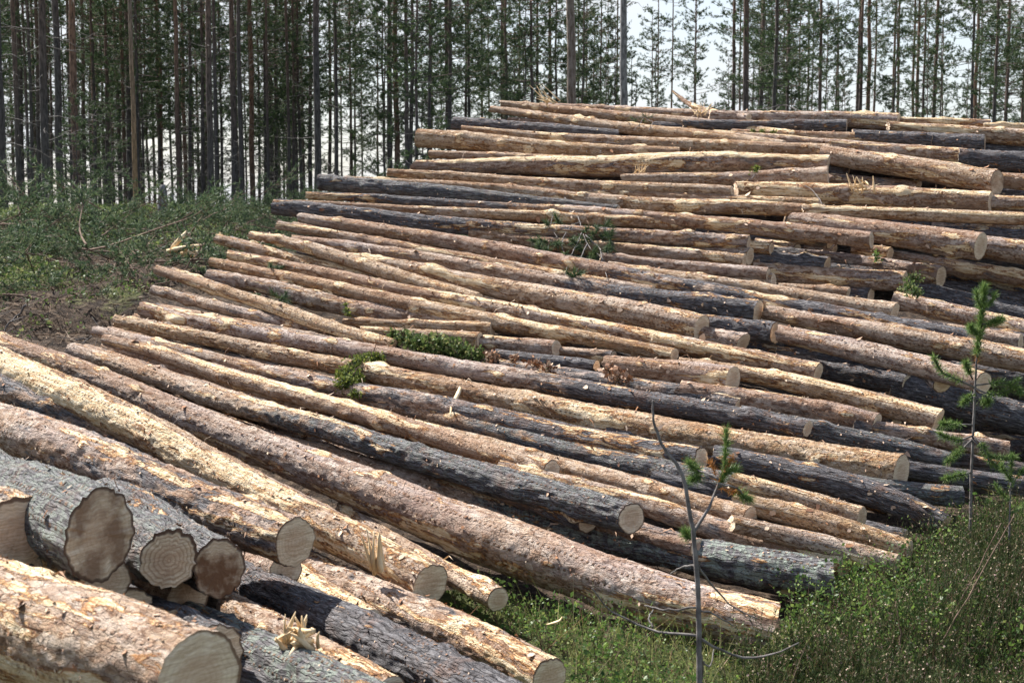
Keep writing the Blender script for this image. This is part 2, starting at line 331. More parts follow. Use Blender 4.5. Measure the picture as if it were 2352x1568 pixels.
M['leaf_far'] = island('low_shrub_leaves', [(0, (.04, .07, .02)), (.45, (.09, .14, .04)), (.8, (.18, .23, .07)), (1, (.30, .28, .13))], .6, .3)
M['grass'] = island('grass_blades', [(0, (.07, .10, .03)), (.4, (.15, .18, .05)), (.7, (.30, .29, .12)), (.9, (.44, .39, .22)), (1, (.26, .14, .08))], .6, .35)
M['heather'] = island('heather_sprigs', [(0, (.018, .034, .012)), (.45, (.045, .07, .022)), (.75, (.085, .11, .035)), (.92, (.15, .09, .055)), (1, (.26, .17, .15))], .8, .25)
M['dryflower'] = island('dry_heather_flowers', [(0, (.42, .33, .22)), (.6, (.58, .48, .34)), (1, (.45, .30, .30))], .8, .3)
# ---------------------------------------------------------------- ground
def stack_litter_shade(P):  # dark litter colour below the stack, doubling as painted shade between the logs
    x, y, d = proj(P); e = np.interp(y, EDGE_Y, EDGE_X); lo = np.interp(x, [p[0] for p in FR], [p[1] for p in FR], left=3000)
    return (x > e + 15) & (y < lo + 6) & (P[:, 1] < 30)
def make_ground():
    def ax(lo, hi, s0, far):
        mid = np.arange(lo, hi, s0); r = [hi]; st = s0
        while r[-1] < far: st *= 1.12; r.append(r[-1] + st)
        l = [lo]; st = s0
        while l[-1] > -far: st *= 1.12; l.append(l[-1] - st)
        return np.concatenate([np.array(l[::-1])[:-1], mid, r])
    X = ax(-12, 9, .11, 420); Y = ax(2, 30, .12, 420); XX, YY = np.meshgrid(X, Y)
    Z = ground_z(XX, YY); V = np.stack([XX, YY, Z], -1).reshape(-1, 3); nx, ny = len(X), len(Y)
    i = np.arange(ny - 1)[:, None]; j = np.arange(nx - 1)[None]
    Q = np.stack([i * nx + j, i * nx + j + 1, (i + 1) * nx + j + 1, (i + 1) * nx + j], -1).reshape(-1, 4)
    sm = np.maximum(soilmask(V[:, 0], V[:, 1]), stack_litter_shade(V)); t = NT('forest_floor'); sa = t.attr('par').outputs['Fac']; g = t.node('ShaderNodeNewGeometry'); p = g.outputs['Position']
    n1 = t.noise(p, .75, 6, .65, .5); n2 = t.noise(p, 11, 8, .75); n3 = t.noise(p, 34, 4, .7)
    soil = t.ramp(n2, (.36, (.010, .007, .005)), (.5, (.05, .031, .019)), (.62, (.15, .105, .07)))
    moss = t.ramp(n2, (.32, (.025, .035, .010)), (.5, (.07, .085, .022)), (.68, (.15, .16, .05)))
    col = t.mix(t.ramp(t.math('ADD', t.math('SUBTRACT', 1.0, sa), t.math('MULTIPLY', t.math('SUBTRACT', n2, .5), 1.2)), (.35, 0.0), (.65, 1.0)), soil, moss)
    col = t.mix(t.math('MULTIPLY', t.ramp(n3, (.60, 0.0), (.70, 1.0)), .6), col, (.22, .15, .09))
    mat = t.done(col, .95, t.bump(t.math('ADD', n2, t.math('MULTIPLY', n3, .5)), 1.0, .07))
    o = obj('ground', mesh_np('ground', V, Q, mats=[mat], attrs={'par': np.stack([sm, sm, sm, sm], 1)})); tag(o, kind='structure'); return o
# x of the left ends of the logs on the tracing grid, for keeping plants off the stack
EDGE_Y = [250, 320, 415, 475, 540, 600, 665, 735, 790, 815, 1568]; EDGE_X = [1120, 950, 725, 615, 500, 470, 335, 240, 130, 0, -500]
FR = [(1000,1380),(1060,1330),(1180,1385),(1400,1430),(1730,1475),(1800,1440),(1870,1345),(2050,1305),(2150,1225),(2240,1180),(2500,1120)]
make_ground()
def left_ok(P):
    x, y, d = proj(P); return (x < np.interp(y, EDGE_Y, EDGE_X) + 60) & (y > 430)
FR = [(1000,1380),(1060,1330),(1180,1385),(1400,1430),(1730,1475),(1800,1440),(1870,1345),(2050,1305),(2150,1225),(2240,1180),(2500,1120)]
def right_ok(P, off=15):
    x, y, d = proj(P); lo = np.interp(x, [p[0] for p in FR], [p[1] for p in FR], left=3000)
    low = np.where(x < 1320, np.interp(x, [1000, 1320], [1375, 1540]), 3000)
    return (y > lo + off) & (y < low - 5)
def scatter(n, x0, x1, y0, y1, ok, dens=None):
    X = rng.uniform(x0, x1, n); Y = rng.uniform(y0, y1, n); Z = ground_z(X, Y); P = np.stack([X, Y, Z], 1); k = ok(P)
    if dens is not None: k &= rng.uniform(size=n) < dens(X, Y)
    return P[k]
def shrubs(name, P, h, nl, ls, mat, label, cat, spread=.07, stem=True):
    N = len(P); H = h * rng.uniform(.5, 1.15, N)
    lean = rng.normal(0, .25, (N, 2)); g = Geo()
    t = rng.uniform(.25, 1, (N, nl)); off = rng.normal(0, spread, (N, nl, 2)) * (1.2 - .5 * t[..., None])
    Q = P[:, None] + np.concatenate([lean[:, None] * (t * H[:, None])[..., None] + off, (t * H[:, None])[..., None]], -1)
    V, F = leaves(Q.reshape(-1, 3), ls * np.repeat(rng.choice([.55, .8, 1.1, 1.6], N, p=[.3, .35, .25, .1]), nl) * rng.uniform(.6, 1.3, N * nl), .35); g.add(V, F)
    if stem:
        k = 3; B = np.repeat(P, k, 0); Dr = unit(np.concatenate([np.repeat(lean, k, 0) + rng.normal(0, .3, (N * k, 2)), np.ones((N * k, 1))], 1))
        V, T = blades(B, Dr, np.repeat(H, k) * .95, .005); g.add(V, None, T, 1)
    o = obj(name, g.mesh(name, [mat, M['twig_red']], smooth=False)); tag(o, label, cat, kind='stuff'); return o
def patch(X, Y):
    P = np.stack([X, Y, 0 * X], 1); return np.clip(.55 + 1.1 * vnoise(P * .8, 21) + .5 * vnoise(P * 2.5, 22), 0, 1)
# foreground, right
P = scatter(9000, -1.2, 5, 5.6, 11.2, right_ok, lambda X, Y: .12 + .88 * patch(X, Y))
shrubs('bilberry_cover', P, .17, 22, .020, M['leaf'], 'bright green bilberry shrublets covering the ground below the logs', 'ground plants')
P = scatter(30000, -1.2, 5, 5.4, 11, right_ok)
g = Geo(); D_ = unit(np.concatenate([rng.normal(0, .35, (len(P), 2)), np.ones((len(P), 1))], 1)); V, T = blades(P, D_, rng.uniform(.05, .22, len(P)), .0045, .1); g.add(V, None, T)
sel = P[rng.uniform(size=len(P)) < .07]; D_ = unit(np.concatenate([rng.normal(0, .35, (len(sel), 2)), np.ones((len(sel), 1))], 1)); V, T = blades(sel, D_, rng.uniform(.3, .55, len(sel)), .005, .25); g.add(V, None, T)
tag(obj('grass', g.mesh('grass', [M['grass']], False)), 'short yellow green grass and long dry stalks among the shrublets', 'grass', kind='stuff')
P = scatter(60000, -1.2, 5, 5.4, 11, right_ok, lambda X, Y: .3 + .7 * (1 - patch(X, Y)))
g = Geo(); V, F = leaves(P + rng.uniform(0, .05, (len(P), 3)) * np.array([1, 1, .8]), rng.uniform(.008, .02, len(P)), .4); g.add(V, F)
tag(obj('moss_carpet', g.mesh('moss_carpet', [M['moss']], False)), 'yellow green moss carpet at the bottom right of the clearing', 'moss', kind='stuff')
# heather bushes, right
def heather(P, h, n_sp, n_lf, name, label):
    N = len(P); g = Geo(); az = rng.uniform(0, 2 * np.pi, (N, n_sp)); tl = rng.uniform(.05, .5, (N, n_sp)); H = h * rng.uniform(.55, 1.2, (N, n_sp)) * rng.uniform(.7, 1.2, (N, 1))
    Dr = np.stack([np.cos(az) * np.sin(tl), np.sin(az) * np.sin(tl), np.cos(tl)], -1)
    B = P[:, None] + rng.normal(0, .06, (N, n_sp, 3)) * np.array([1, 1, 0]); t = rng.uniform(.2, 1, (N, n_sp, n_lf))
    cur = B[:, :, None] + Dr[:, :, None] * (t * H[..., None])[..., None]
    cur[..., 2] -= (t ** 2 * H[..., None] * .15)
    ld = unit(Dr[:, :, None] * .9 + rng.normal(0, .45, cur.shape)); V, T = blades(cur.reshape(-1, 3), ld.reshape(-1, 3), rng.uniform(.012, .035, N * n_sp * n_lf), .005); g.add(V, None, T)
    V, T = blades(B.reshape(-1, 3), Dr.reshape(-1, 3), H.ravel() * .95, .005); g.add(V, None, T, 0)
    k = rng.uniform(size=t.shape) < np.where(t > .78, .14, .0); Pf = cur[k]; V, F = leaves(Pf, rng.uniform(.006, .014, len(Pf)), .2, .9); g.add(V, F, None, 2)
    tag(obj(name, g.mesh(name, [M['heather'], M['twig_red'], M['dryflower']], False)), label, 'heather', kind='stuff')
P = scatter(1250, 1.0, 5.2, 5.8, 10.6, right_ok, lambda X, Y: np.clip((X / Y - .12) * 6, 0, .9) * np.clip(patch(X + 3, Y) * 1.8 - .45, 0, 1))
P = P[right_ok(P, 95)]; heather(P, .34, 26, 26, 'heather', 'brownish green heather thicket with pale dry flowers at the right edge')
P = scatter(2400, 1.0, 5.2, 6.4, 10.8, right_ok, lambda X, Y: np.clip((X / Y - .13) * 7, 0, .9) * np.clip(patch(X - 8, Y) * 1.9 - .6, 0, 1))
P = P[right_ok(P, 120)]; shrubs('leafy_undergrowth', P, .44, 30, .024, M['leaf'], 'taller light green leafy sprigs rising out of the heather', 'ground plants', .06)
P = scatter(800, 1.6, 5.2, 6.8, 10.8, right_ok, lambda X, Y: np.clip((X / Y - .215) * 9, 0, 1) * .8)
P = P[right_ok(P, 150)]; heather(P, .58, 26, 28, 'tall_heather', 'tall dark heather clumps standing beside the young pine')
def fringe(P):
    x, y, d = proj(P); lo = np.interp(x, [p[0] for p in FR], [p[1] for p in FR]); return right_ok(P, 70) & (y < lo + 170) & (x > 1640)
P = scatter(9000, .8, 5, 6.6, 10.8, fringe, lambda X, Y: np.clip(patch(X + 9, Y) * 1.3, .15, 1) * .55)
shrubs('fringe_shrublets', P, .36, 30, .022, M['leaf'], 'light green sprigs growing up against the right ends of the lowest logs', 'ground plants', .05)
# left clearing
P = scatter(42000, -12, 1, 10.5, 36, left_ok, lambda X, Y: np.clip(patch(X, Y) * 1.1 - .1, 0, 1) * np.where(Y > 19, 1.3, .8) * (1 - .85 * soilmask(X, Y)))
shrubs('clearing_plants', P, .12, 13, .034, M['leaf_far'], 'low green shrublets and moss growing over the clearing on the left', 'ground plants', .09, False)
P = scatter(70000, -12, 1, 10.5, 30, left_ok, lambda X, Y: .45 + .55 * soilmask(X, Y))
g = Geo(); D_ = unit(np.concatenate([rng.normal(0, 1.2, (len(P), 2)), np.abs(rng.normal(0, .35, (len(P), 1)))], 1)); V, T = blades(P + np.array([0, 0, .02]), D_, rng.uniform(.04, .30, len(P)), .008, .05); g.add(V, None, T)
t_ = island('litter', [(0, (.05, .03, .02)), (.4, (.13, .08, .05)), (.8, (.24, .17, .11)), (1, (.36, .30, .24))], .9)
tag(obj('forest_litter', g.mesh('forest_litter', [t_], False)), 'brown twig and needle litter strewn over the churned soil on the left', 'litter', kind='stuff')

# ---------------------------------------------------------------- branches with needles
def needle_branch(L=1.6, nside=9, mat_twig=0, seed=0, tuft=34, nl=.055, nw=.006, bare=.35, droop=.2):
    r = np.random.default_rng(seed); g = Geo()
    P = np.zeros((10, 3)); d = np.array([1.0, 0, .15])
    for i in range(1, 10): d = unit(d + r.normal(0, .10, 3) + np.array([0, 0, -droop * .05])); P[i] = P[i - 1] + d * L / 9
    tube(g, P, np.linspace(.011, .003, 10) * (L / 1.6 + .3), 5, 0)
    tips = [(P[k], unit(P[k] - P[k - 1])) for k in (8, 9)]
    for k in range(nside):
        q = r.uniform(bare, .95) * 9; i = int(q); b = P[i] + (P[min(i + 1, 9)] - P[i]) * (q - i); s = r.choice([-1, 1])
        dr = unit(np.array([.75, s * r.uniform(.5, 1.1), r.normal(0, .35)])); l = L * r.uniform(.18, .42)
        S = curve([b, b + dr * l * .5, b + unit(dr + [.2, 0, .25]) * l], 6); tube(g, S, np.linspace(.005, .002, 6), 4, 0)
        for u in (2, 3, 4, 5): tips.append((S[u], unit(S[min(u, 5)] - S[u - 1])))
    for p, d in tips:
        N = tuft; o = p[None] - d * r.uniform(0, .09, (N, 1)); D = unit(d[None] * .75 + r.normal(0, .6, (N, 3)))
        V, T = blades(o, D, r.uniform(.6, 1.2, N) * nl, nw); g.add(V, None, T, 1)
    return g.arrays()
BR = [needle_branch(L=l, nside=n, seed=s, tuft=14, nl=.085, nw=.015) for s, (l, n) in enumerate([(1.5, 10), (1.2, 9), (1.9, 12), (1.4, 8)])]
def rotm(az, el, roll, s=1.0):
    return np.array((Matrix.Rotation(az, 3, 'Z') @ Matrix.Rotation(-el, 3, 'Y') @ Matrix.Rotation(roll, 3, 'X'))) * s
def place(g, arr, R, p):
    V, Q, T, qm, tm = arr; V = V @ R.T + p; g.V.append(V)
    if Q is not None: g.Q.append(Q + g.n); g.QM.append(qm)
    if T is not None: g.T.append(T + g.n); g.TM.append(tm)
    g.n += len(V)
g = Geo()
def heap(n, x0, x1, y0, y1, hmax, s=1.0):
    for _ in range(n):
        X = random.uniform(x0, x1); Y = random.uniform(y0, y1); z = float(ground_z(np.array([X]), np.array([Y]))[0])
        e = max(0, 1 - ((X - (x0 + x1) / 2) / ((x1 - x0) / 2)) ** 2) * max(0, 1 - ((Y - (y0 + y1) / 2) / ((y1 - y0) / 2)) ** 2)
        h = random.uniform(0, hmax) * (.25 + e)
        place(g, random.choice(BR), rotm(random.uniform(0, 6.28), max(-.2, min(.24, random.gauss(.04, .12))), random.uniform(0, 6.28), s * random.uniform(.7, 1.15)), np.array([X, Y, z + h]))
heap(180, -10.5, -4.2, 16.5, 24, .22); heap(90, -6.5, -3.0, 22, 30, .25, .8); heap(90, -4.5, -.4, 20, 30, .15, .75); heap(70, -8, -4.4, 14.5, 18, .15, .7); heap(35, -5, -2.5, 15.5, 22, .12, .8)
tag(obj('brushwood_heap', g.mesh('brushwood_heap', [M['twig_red'], M['needle_cut']], False)), 'heap of cut green pine branches lying between the forest edge and the log stack', 'branches', kind='stuff')
# ---------------------------------------------------------------- logs
NLOG = [0]; REC = []
def log(label, pts, b=0.0, d=None, dk=(.1, .1), peel=.35, tone=.35, lich=0.0, ends='LR', group='felled pine logs in the stack', stain=0.0, cut=None, wob=1.0, name='log', flare=0.0, band=None, rings=0.0):
    if d is None and group in ('long slender logs fanned over the low stack', 'logs in the tall back stack') and pts[-1][0] - pts[0][0] > 330: REC.append((pts, b if isinstance(b, tuple) else (b, b), ends))
    NLOG[0] += 1; sd = NLOG[0]; r = np.random.default_rng(sd)
    pts = np.array(pts, float); s = np.concatenate([[0], np.cumsum(np.hypot(np.diff(pts[:, 0]), np.diff(pts[:, 1])))]); s /= s[-1]
    if d is None:
        bb = b if isinstance(b, tuple) else (b, b); dl = float(depth(pts[0, 0], pts[0, 1])) + bb[0]; dr = float(depth(pts[-1, 0], pts[-1, 1])) + bb[1]
    else: dl, dr = d
    dd = 1 / ((1 - s) / dl + s / dr)
    K = np.array([at(p[0], p[1], q) for p, q in zip(pts, dd)]); R = pts[:, 2] * dd / FPX / 2
    L = np.linalg.norm(np.diff(K, axis=0), axis=1).sum(); near = min(dl, dr); dia_r = pts[:, 2].max() * .435
    hi = dia_r > 30
    n = int(max(24, L / (.014 if hi else .032))); na = 72 if hi else (36 if dia_r > 15 else 26)
    # smooth resampling
    P = curve(K, 80); a = np.concatenate([[0], np.cumsum(np.linalg.norm(np.diff(P, axis=0), axis=1))]); kk = np.linspace(0, len(K) - 1, 80)
    for _ in range(3): P[1:-1] = (P[:-2] + 2 * P[1:-1] + P[2:]) / 4
    Rr = np.interp(kk, np.arange(len(K)), R); u = np.linspace(0, a[-1], n); P = np.stack([np.interp(u, a, P[:, i]) for i in range(3)], 1); Rr = np.interp(u, a, Rr)
    L = u[-1]; Rm = Rr.mean()
    ph = r.uniform(0, 100); wv = np.stack([u * .9 + ph, 0 * u + 3.3, 0 * u], 1)
    T, A, B = frame_along(P)
    P = P + (A * (vnoise(wv, sd)[:, None]) + B * (vnoise(wv + 31, sd)[:, None])) * Rm * .16 * wob
    T, A, B = frame_along(P)
    Rr = Rr * (1 + .05 * vnoise(np.stack([u * 3 + ph, 0 * u, 0 * u], 1), sd + 5))
    if flare: Rr = Rr * (1 + flare * np.exp(-(L - u) / .25))
    th = np.arange(na) / na * 2 * np.pi; ct, st = np.cos(th), np.sin(th)
    U, TH = np.meshgrid(u, th, indexing='ij'); lc = np.stack([U, np.cos(TH) * Rm * np.ones_like(U), np.sin(TH) * Rm], -1).reshape(-1, 3)
    darkv = np.interp(U, np.linspace(0, L, len(dk)), dk).ravel()
    off = np.array([r.uniform(0, 40), 0, 0]); Pn = lc + off
    # ovality, knots of the whorls, plates
    ell = r.uniform(0, .05); rad = (1 + ell * np.cos(2 * (TH - r.uniform(0, 3)))).ravel() * np.repeat(Rr, na)
    rad += Rm * .03 * vnoise(Pn * np.array([2.5, 6, 6]), sd + 13) + Rm * .035 * vnoise(Pn * np.array([6, 14, 14]), sd)
    nk = int(L / .42); kcol = np.zeros(n * na)
    for k in range(nk):
        ku = r.uniform(.1, L - .1); 
        for q in range(r.integers(1, 4)):
            kt = r.uniform(0, 2 * np.pi); kr = r.uniform(.018, .045); du = (U.ravel() - ku + r.normal(0, .02)); dv = (np.angle(np.exp(1j * (TH.ravel() - kt)))) * Rm
            gk = np.exp(-(du ** 2 / 2.5 + dv ** 2) / (2 * kr ** 2) * 1.6); rad += gk * r.uniform(.006, .02); kcol = np.maximum(kcol, gk)
    amp = (.0026 + .0052 * darkv) * min(1.0, Rm / .08)
    f1 = vnoise(Pn * np.array([22, 55, 55]), sd + 1); f2 = vnoise(Pn * np.array([9, 36, 36]), sd + 2)
    rad += amp * (np.where(darkv > .5, 1 - 2.2 * np.abs(f2), f1) + .5 * f1)
    if hi: rad += .0016 * vnoise(Pn * np.array([60, 130, 130]), sd + 3)
    V = np.repeat(P, na, 0) + rad[:, None] * (np.repeat(A, na, 0) * np.tile(ct, n)[:, None] + np.repeat(B, na, 0) * np.tile(st, n)[:, None])
    # frayed, uneven rims where the log was snapped or torn
    eL = np.exp(-U.ravel() / .035); fr2 = vnoise(Pn * np.array([3, 45, 45]), sd + 20); V += np.repeat(T, na, 0) * (fr2 * (.018 if Rr[0] < .075 else .008) * eL)[:, None]
    eR = np.exp(-(L - U.ravel()) / .02); V += np.repeat(T, na, 0) * (vnoise(Pn * np.array([3, 60, 60]), sd + 21) * .004 * eR)[:, None]
    # oblique cuts: shear the last rings along the axis
    def shear(i0, tiltdir, amt, sign):
        w = np.clip(1 - np.abs(U.ravel() - (0 if i0 == 0 else L)) / .12, 0, 1)
        h = (np.cos(TH.ravel() - tiltdir)) * Rm * amt * w
        return np.repeat(T, na, 0) * h[:, None]
    V += shear(0, r.uniform(0, 6.28), r.uniform(.0, .35), 1)
    cd, ca = cut if cut else ((r.uniform(0, 6.28), r.uniform(0, .16)) if d is not None else (np.pi + r.normal(0, .5), r.uniform(.15, .36))); V += shear(1, cd, ca, 1)
    pv = np.clip(peel + .25 * vnoise(np.stack([U.ravel() * 1.1 + ph, 0 * U.ravel(), 0 * U.ravel()], 1), sd + 9), 0, 1); pv = np.clip(pv + kcol * .75 * (1 - .5 * darkv), 0, 1)
    if band:
        bt, bw, bs, b0, b1 = band; uu = U.ravel() / L; w_ = np.clip((uu - b0) * 14, 0, 1) * np.clip((b1 - uu) * 14, 0, 1)
        pv = pv + bs * w_ * (np.exp(-(np.angle(np.exp(1j * (TH.ravel() - bt))) / bw) ** 4) - .25) * 1.35
    tn = np.clip(tone + r.uniform(-.12, .12) + .25 * vnoise(np.stack([U.ravel() * 1.4 + ph, 0 * U.ravel() + 9, 0 * U.ravel()], 1), sd + 11), 0, 1)
    par = np.stack([darkv, pv, tn, np.full_like(pv, lich)], 1)
    i = np.arange(n - 1)[:, None]; j = np.arange(na)[None]; k = (j + 1) % na
    Q = np.stack([i * na + j, i * na + k, (i + 1) * na + k, (i + 1) * na + j], -1).reshape(-1, 4)
    qm = np.zeros(len(Q), int); base = P[int(n / 2)].copy()
    # loose flakes of bark standing off the surface
    nf = int(L * Rm * (2600 if hi else 1500) * (.6 + .8 * peel) * r.uniform(.6, 1.2)); fi = r.integers(2, n - 2, nf); ft = r.uniform(0, 2 * np.pi, nf)
    nr = A[fi] * np.cos(ft)[:, None] + B[fi] * np.sin(ft)[:, None]; kp = nr[:, 2] > -.45; fi, ft, nr = fi[kp], ft[kp], nr[kp]; nf = len(fi)
    srf = P[fi] + nr * (Rr[fi][:, None] * (1 + ell * np.cos(0)) + .001); tg = np.cross(T[fi], nr); an = r.normal(0, .7, nf)[:, None]
    f = T[fi] * np.cos(an) + tg * np.sin(an); sdv = np.cross(nr, f); sz = (r.exponential(.55, nf) + .4)[:, None] * (.012 if hi else .015); wd = sz * r.uniform(.25, .8, (nf, 1)); lf = r.uniform(.1, .75, (nf, 1)) * sz
    FV = np.stack([srf - sdv * wd * .5, srf + sdv * wd * .5, srf + f * sz * .6 + sdv * wd * .55 + nr * lf * .35, srf + f * sz * .6 - sdv * wd * .45 + nr * lf * .35, srf + f * sz * r.uniform(.8, 1.3, (nf, 1)) + nr * lf], 1)
    # a few torn shreds hanging from the bark
    nh = int(L * r.uniform(2, 5) * (.5 + peel)); hi_ = r.integers(2, n - 2, nh); ht = r.uniform(0, 2 * np.pi, nh); hn = A[hi_] * np.cos(ht)[:, None] + B[hi_] * np.sin(ht)[:, None]
    hs = P[hi_] + hn * Rr[hi_][:, None]; hd = unit(T[hi_] * r.normal(0, 1, (nh, 1)) + hn * r.uniform(.2, .8, (nh, 1)) + r.normal(0, .3, (nh, 3))); hl = r.uniform(.03, .12, (nh, 1)); hw = np.cross(hd, hn) * r.uniform(.003, .007, (nh, 1))
    h2 = hs + hd * hl * .6; h3 = h2 + unit(hd + np.array([0, 0, -1.0])) * hl * .5
    HV = np.stack([hs - hw, hs + hw, h2 + hw, h2 - hw, h3], 1); FV = np.concatenate([FV, HV]); nf += nh
    fb = n * na + np.arange(nf)[:, None] * 5; FQ = fb + np.array([0, 1, 2, 3]); FT = fb + np.array([3, 2, 4])
    VA = np.concatenate([V, FV.reshape(-1, 3)]) - base; QA = np.concatenate([Q, FQ]); qm = np.concatenate([qm, np.ones(nf, int)])
    z3 = np.zeros((nf * 5, 3)); z4 = np.zeros((nf * 5, 4))
    me = mesh_np(name + '_bark', VA, QA, FT, qm, np.ones(nf, int), [M['bark'], M['flake']], {'lc': np.concatenate([lc + off, z3]), 'par': np.concatenate([par, z4])})
    root = empty(name, base); tag(root, label, 'log', group)
    obj('bark', me, root)
    for e in ends:
        ring = (V[:na] if e == 'L' else V[-na:]) - base; rs = 9 if hi else 4; c = ring.mean(0); sg = -1 if e == 'L' else 1; Tt = T[0] if e == 'L' else T[-1]
        VV = [c[None]]; LL = [np.zeros((1, 3))]; cen = r.normal(0, .06, 2) * Rm; Re = Rr[0] if e == 'L' else Rr[-1]
        for q in range(1, rs + 1):
            fr_ = q / rs; VV.append(c + (ring - c) * fr_ + Tt * sg * (.002 if q < rs else 0.0)); LL.append(np.stack([np.zeros(na), ct * Re * fr_, st * Re * fr_], 1))
        VV = np.concatenate(VV); LL = np.concatenate(LL) + np.array([0, cen[0], cen[1]]); jj = np.arange(na); kk2 = (jj + 1) % na
        Tr = np.stack([np.zeros(na, int), 1 + jj, 1 + kk2], 1); Qs = [np.stack([1 + q * na + jj, 1 + (q + 1) * na + jj, 1 + (q + 1) * na + kk2, 1 + q * na + kk2], 1) for q in range(rs - 1)]
        Qs = np.concatenate(Qs)
        if e == 'L': Tr = Tr[:, ::-1]; Qs = Qs[:, ::-1]
        # keep ring centre in x so the noise differs from log to log
        LL2 = LL.copy(); LL2[:, 0] += sd * 3.7
        me2 = mesh_np('sawn_end', VV, Qs, Tr, mats=[M['sawn']], attrs={'lc': LL2, 'par': np.tile([stain, dk[-1] if e == 'R' else dk[0], Re, rings], (len(VV), 1))}, smooth=False)
        obj('sawn_end', me2, root)
    return root, P, Rr, T
GF = 'thick pine logs in the front of the stack'; GL = 'long slender logs fanned over the low stack'; GT = 'logs in the tall back stack'; GD = 'shaded logs under the right side of the stack'
# front of the stack
log('thick pinkish log across the bottom left corner, nearest to the camera', [(-90,1390,250),(467,1562,240)], d=(5.0,4.0), dk=(.02,.05), peel=.5, tone=.55, ends='R', group=GF, cut=(0,.05), band=(5.6,.6,.4,0,1.1))
log('log cut off by the left edge, only its pale round sawn face showing', [(-120,1160,150),(38,1225,160)], d=(6.2,5.2), dk=(.3,.3), peel=.5, tone=.5, ends='R', group=GF, cut=(0,.3))
log('thick log with grey green lichen bark and a tall brown oblique sawn face', [(-90,1095,180),(219,1238,196)], d=(6.6,5.0), dk=(.95,.9), peel=.05, lich=.7, ends='R', group=GF, stain=.8, flare=.05, cut=(0,.6))
log('furrowed grey log whose ringed sawn face is left of the darker stained one', [(60,1110,115),(250,1205,130),(393,1279,143)], d=(8.0,5.6), dk=(.9,.85), peel=.1, lich=.5, ends='R', group=GF, stain=.35, cut=(0,.3), rings=1)
log('grey log with the dark brown stained sawn face beside the ringed one', [(140,1090,108),(506,1297,133)], d=(8.6,5.8), dk=(.85,.85), peel=.15, lich=.3, ends='R', group=GF, stain=1.0, cut=(0,.3), rings=.4)
log('reddish log with round sawn face, topmost of the front left group', [(-60,955,110),(300,1090,116),(677,1239,118)], d=(8.6,6.5), dk=(.15,.2,.45,.5,.4), peel=.48, tone=.25, ends='R', group=GF, band=(1.2,.35,.45,.3,1.1), cut=(0,.0))
log('log under the tall brown stained face, only part of its pale end seen', [(20,1250,95),(244,1331,112)], d=(6.8,5.5), dk=(.5,.5), ends='R', group=GF)
log('reddish sawn end peeping out beneath the ringed sawn face', [(240,1310,75),(434,1374,92)], d=(7.2,6.1), dk=(.3,.3), ends='R', group=GF, stain=.5)
log('half hidden pale sawn end directly under the topmost front log', [(500,1250,60),(660,1312,76)], d=(8.0,7.0), dk=(.3,.3), ends='R', group=GF)
log('blue grey furrowed log running out of the bottom edge, left of the tan one', [(430,1270,84),(600,1350,96),(840,1462,112),(1220,1655,126)], d=(8.0,5.1), dk=(.9,.9,.85), peel=.15, ends='R', group=GF)
log('tan grey log with its sawn end at the bottom edge beside the grass', [(560,1228,66),(690,1290,75),(980,1420,92),(1262,1556,98)], d=(8.4,6.3), dk=(.2,.5,.35,.3,.3), peel=.5, tone=.4, ends='R', group=GF, flare=.06, band=(5.8,.5,.4,.1,.6))
log('thin orange stripped log wedged below the tan grey one', [(640,1300,46),(700,1332,48),(860,1425,50)], d=(8.0,6.9), dk=(0,0), peel=.75, ends='R', group=GF)
log('lichen grey plated log with a splintered white knot, right of the nearest one', [(180,1300,90),(310,1372,94),(560,1490,116),(940,1665,140)], d=(7.2,4.7), dk=(.95,.9), peel=.28, lich=.9, ends='R', group=GF)
log('reddish log sunk between the knotted grey log and the blue grey one', [(520,1385,60),(900,1590,74)], d=(6.8,5.4), dk=(.1,.1), peel=.4, tone=.3, ends='R', group=GF)
log('long log half stripped to yellow wood, ending in a grey green sawn face', [(-40,818,74),(230,942,84),(480,1072,88),(720,1203,90),(985,1345,94)], d=(10.2,7.3), dk=(.1,.1,.3,.15,.2), tone=.5, ends='R', group=GF, flare=.04, band=(.55,1.0,.65,.05,.8), peel=.6)
log('dark bark log wedged between the stripped one and the reddish one', [(-40,872,62),(180,960,62),(420,1082,56)], d=(9.9,8.8), dk=(.6,.6), peel=.2, ends='R', group=GF)
log('longest pale pinkish log, crossing the whole low stack and ending in the shrubs', [(-40,775,50),(160,843,54),(470,978,72),(800,1110,98),(1130,1235,122),(1450,1358,124),(1765,1440,104)], d=(11.2,7.15), dk=(.0,.1,.12,.1,.05), peel=.34, tone=.22, ends='R', group=GF, flare=.08, cut=(.6,.8), band=(5.9,.45,.45,.3,1.0))
log('short tan log end hidden in the shrubs between the two longest logs', [(780,1170,34),(980,1288,44),(1143,1375,56)], d=(8.9,7.5), dk=(.1,.1), peel=.5, tone=.5, ends='R', group=GF)
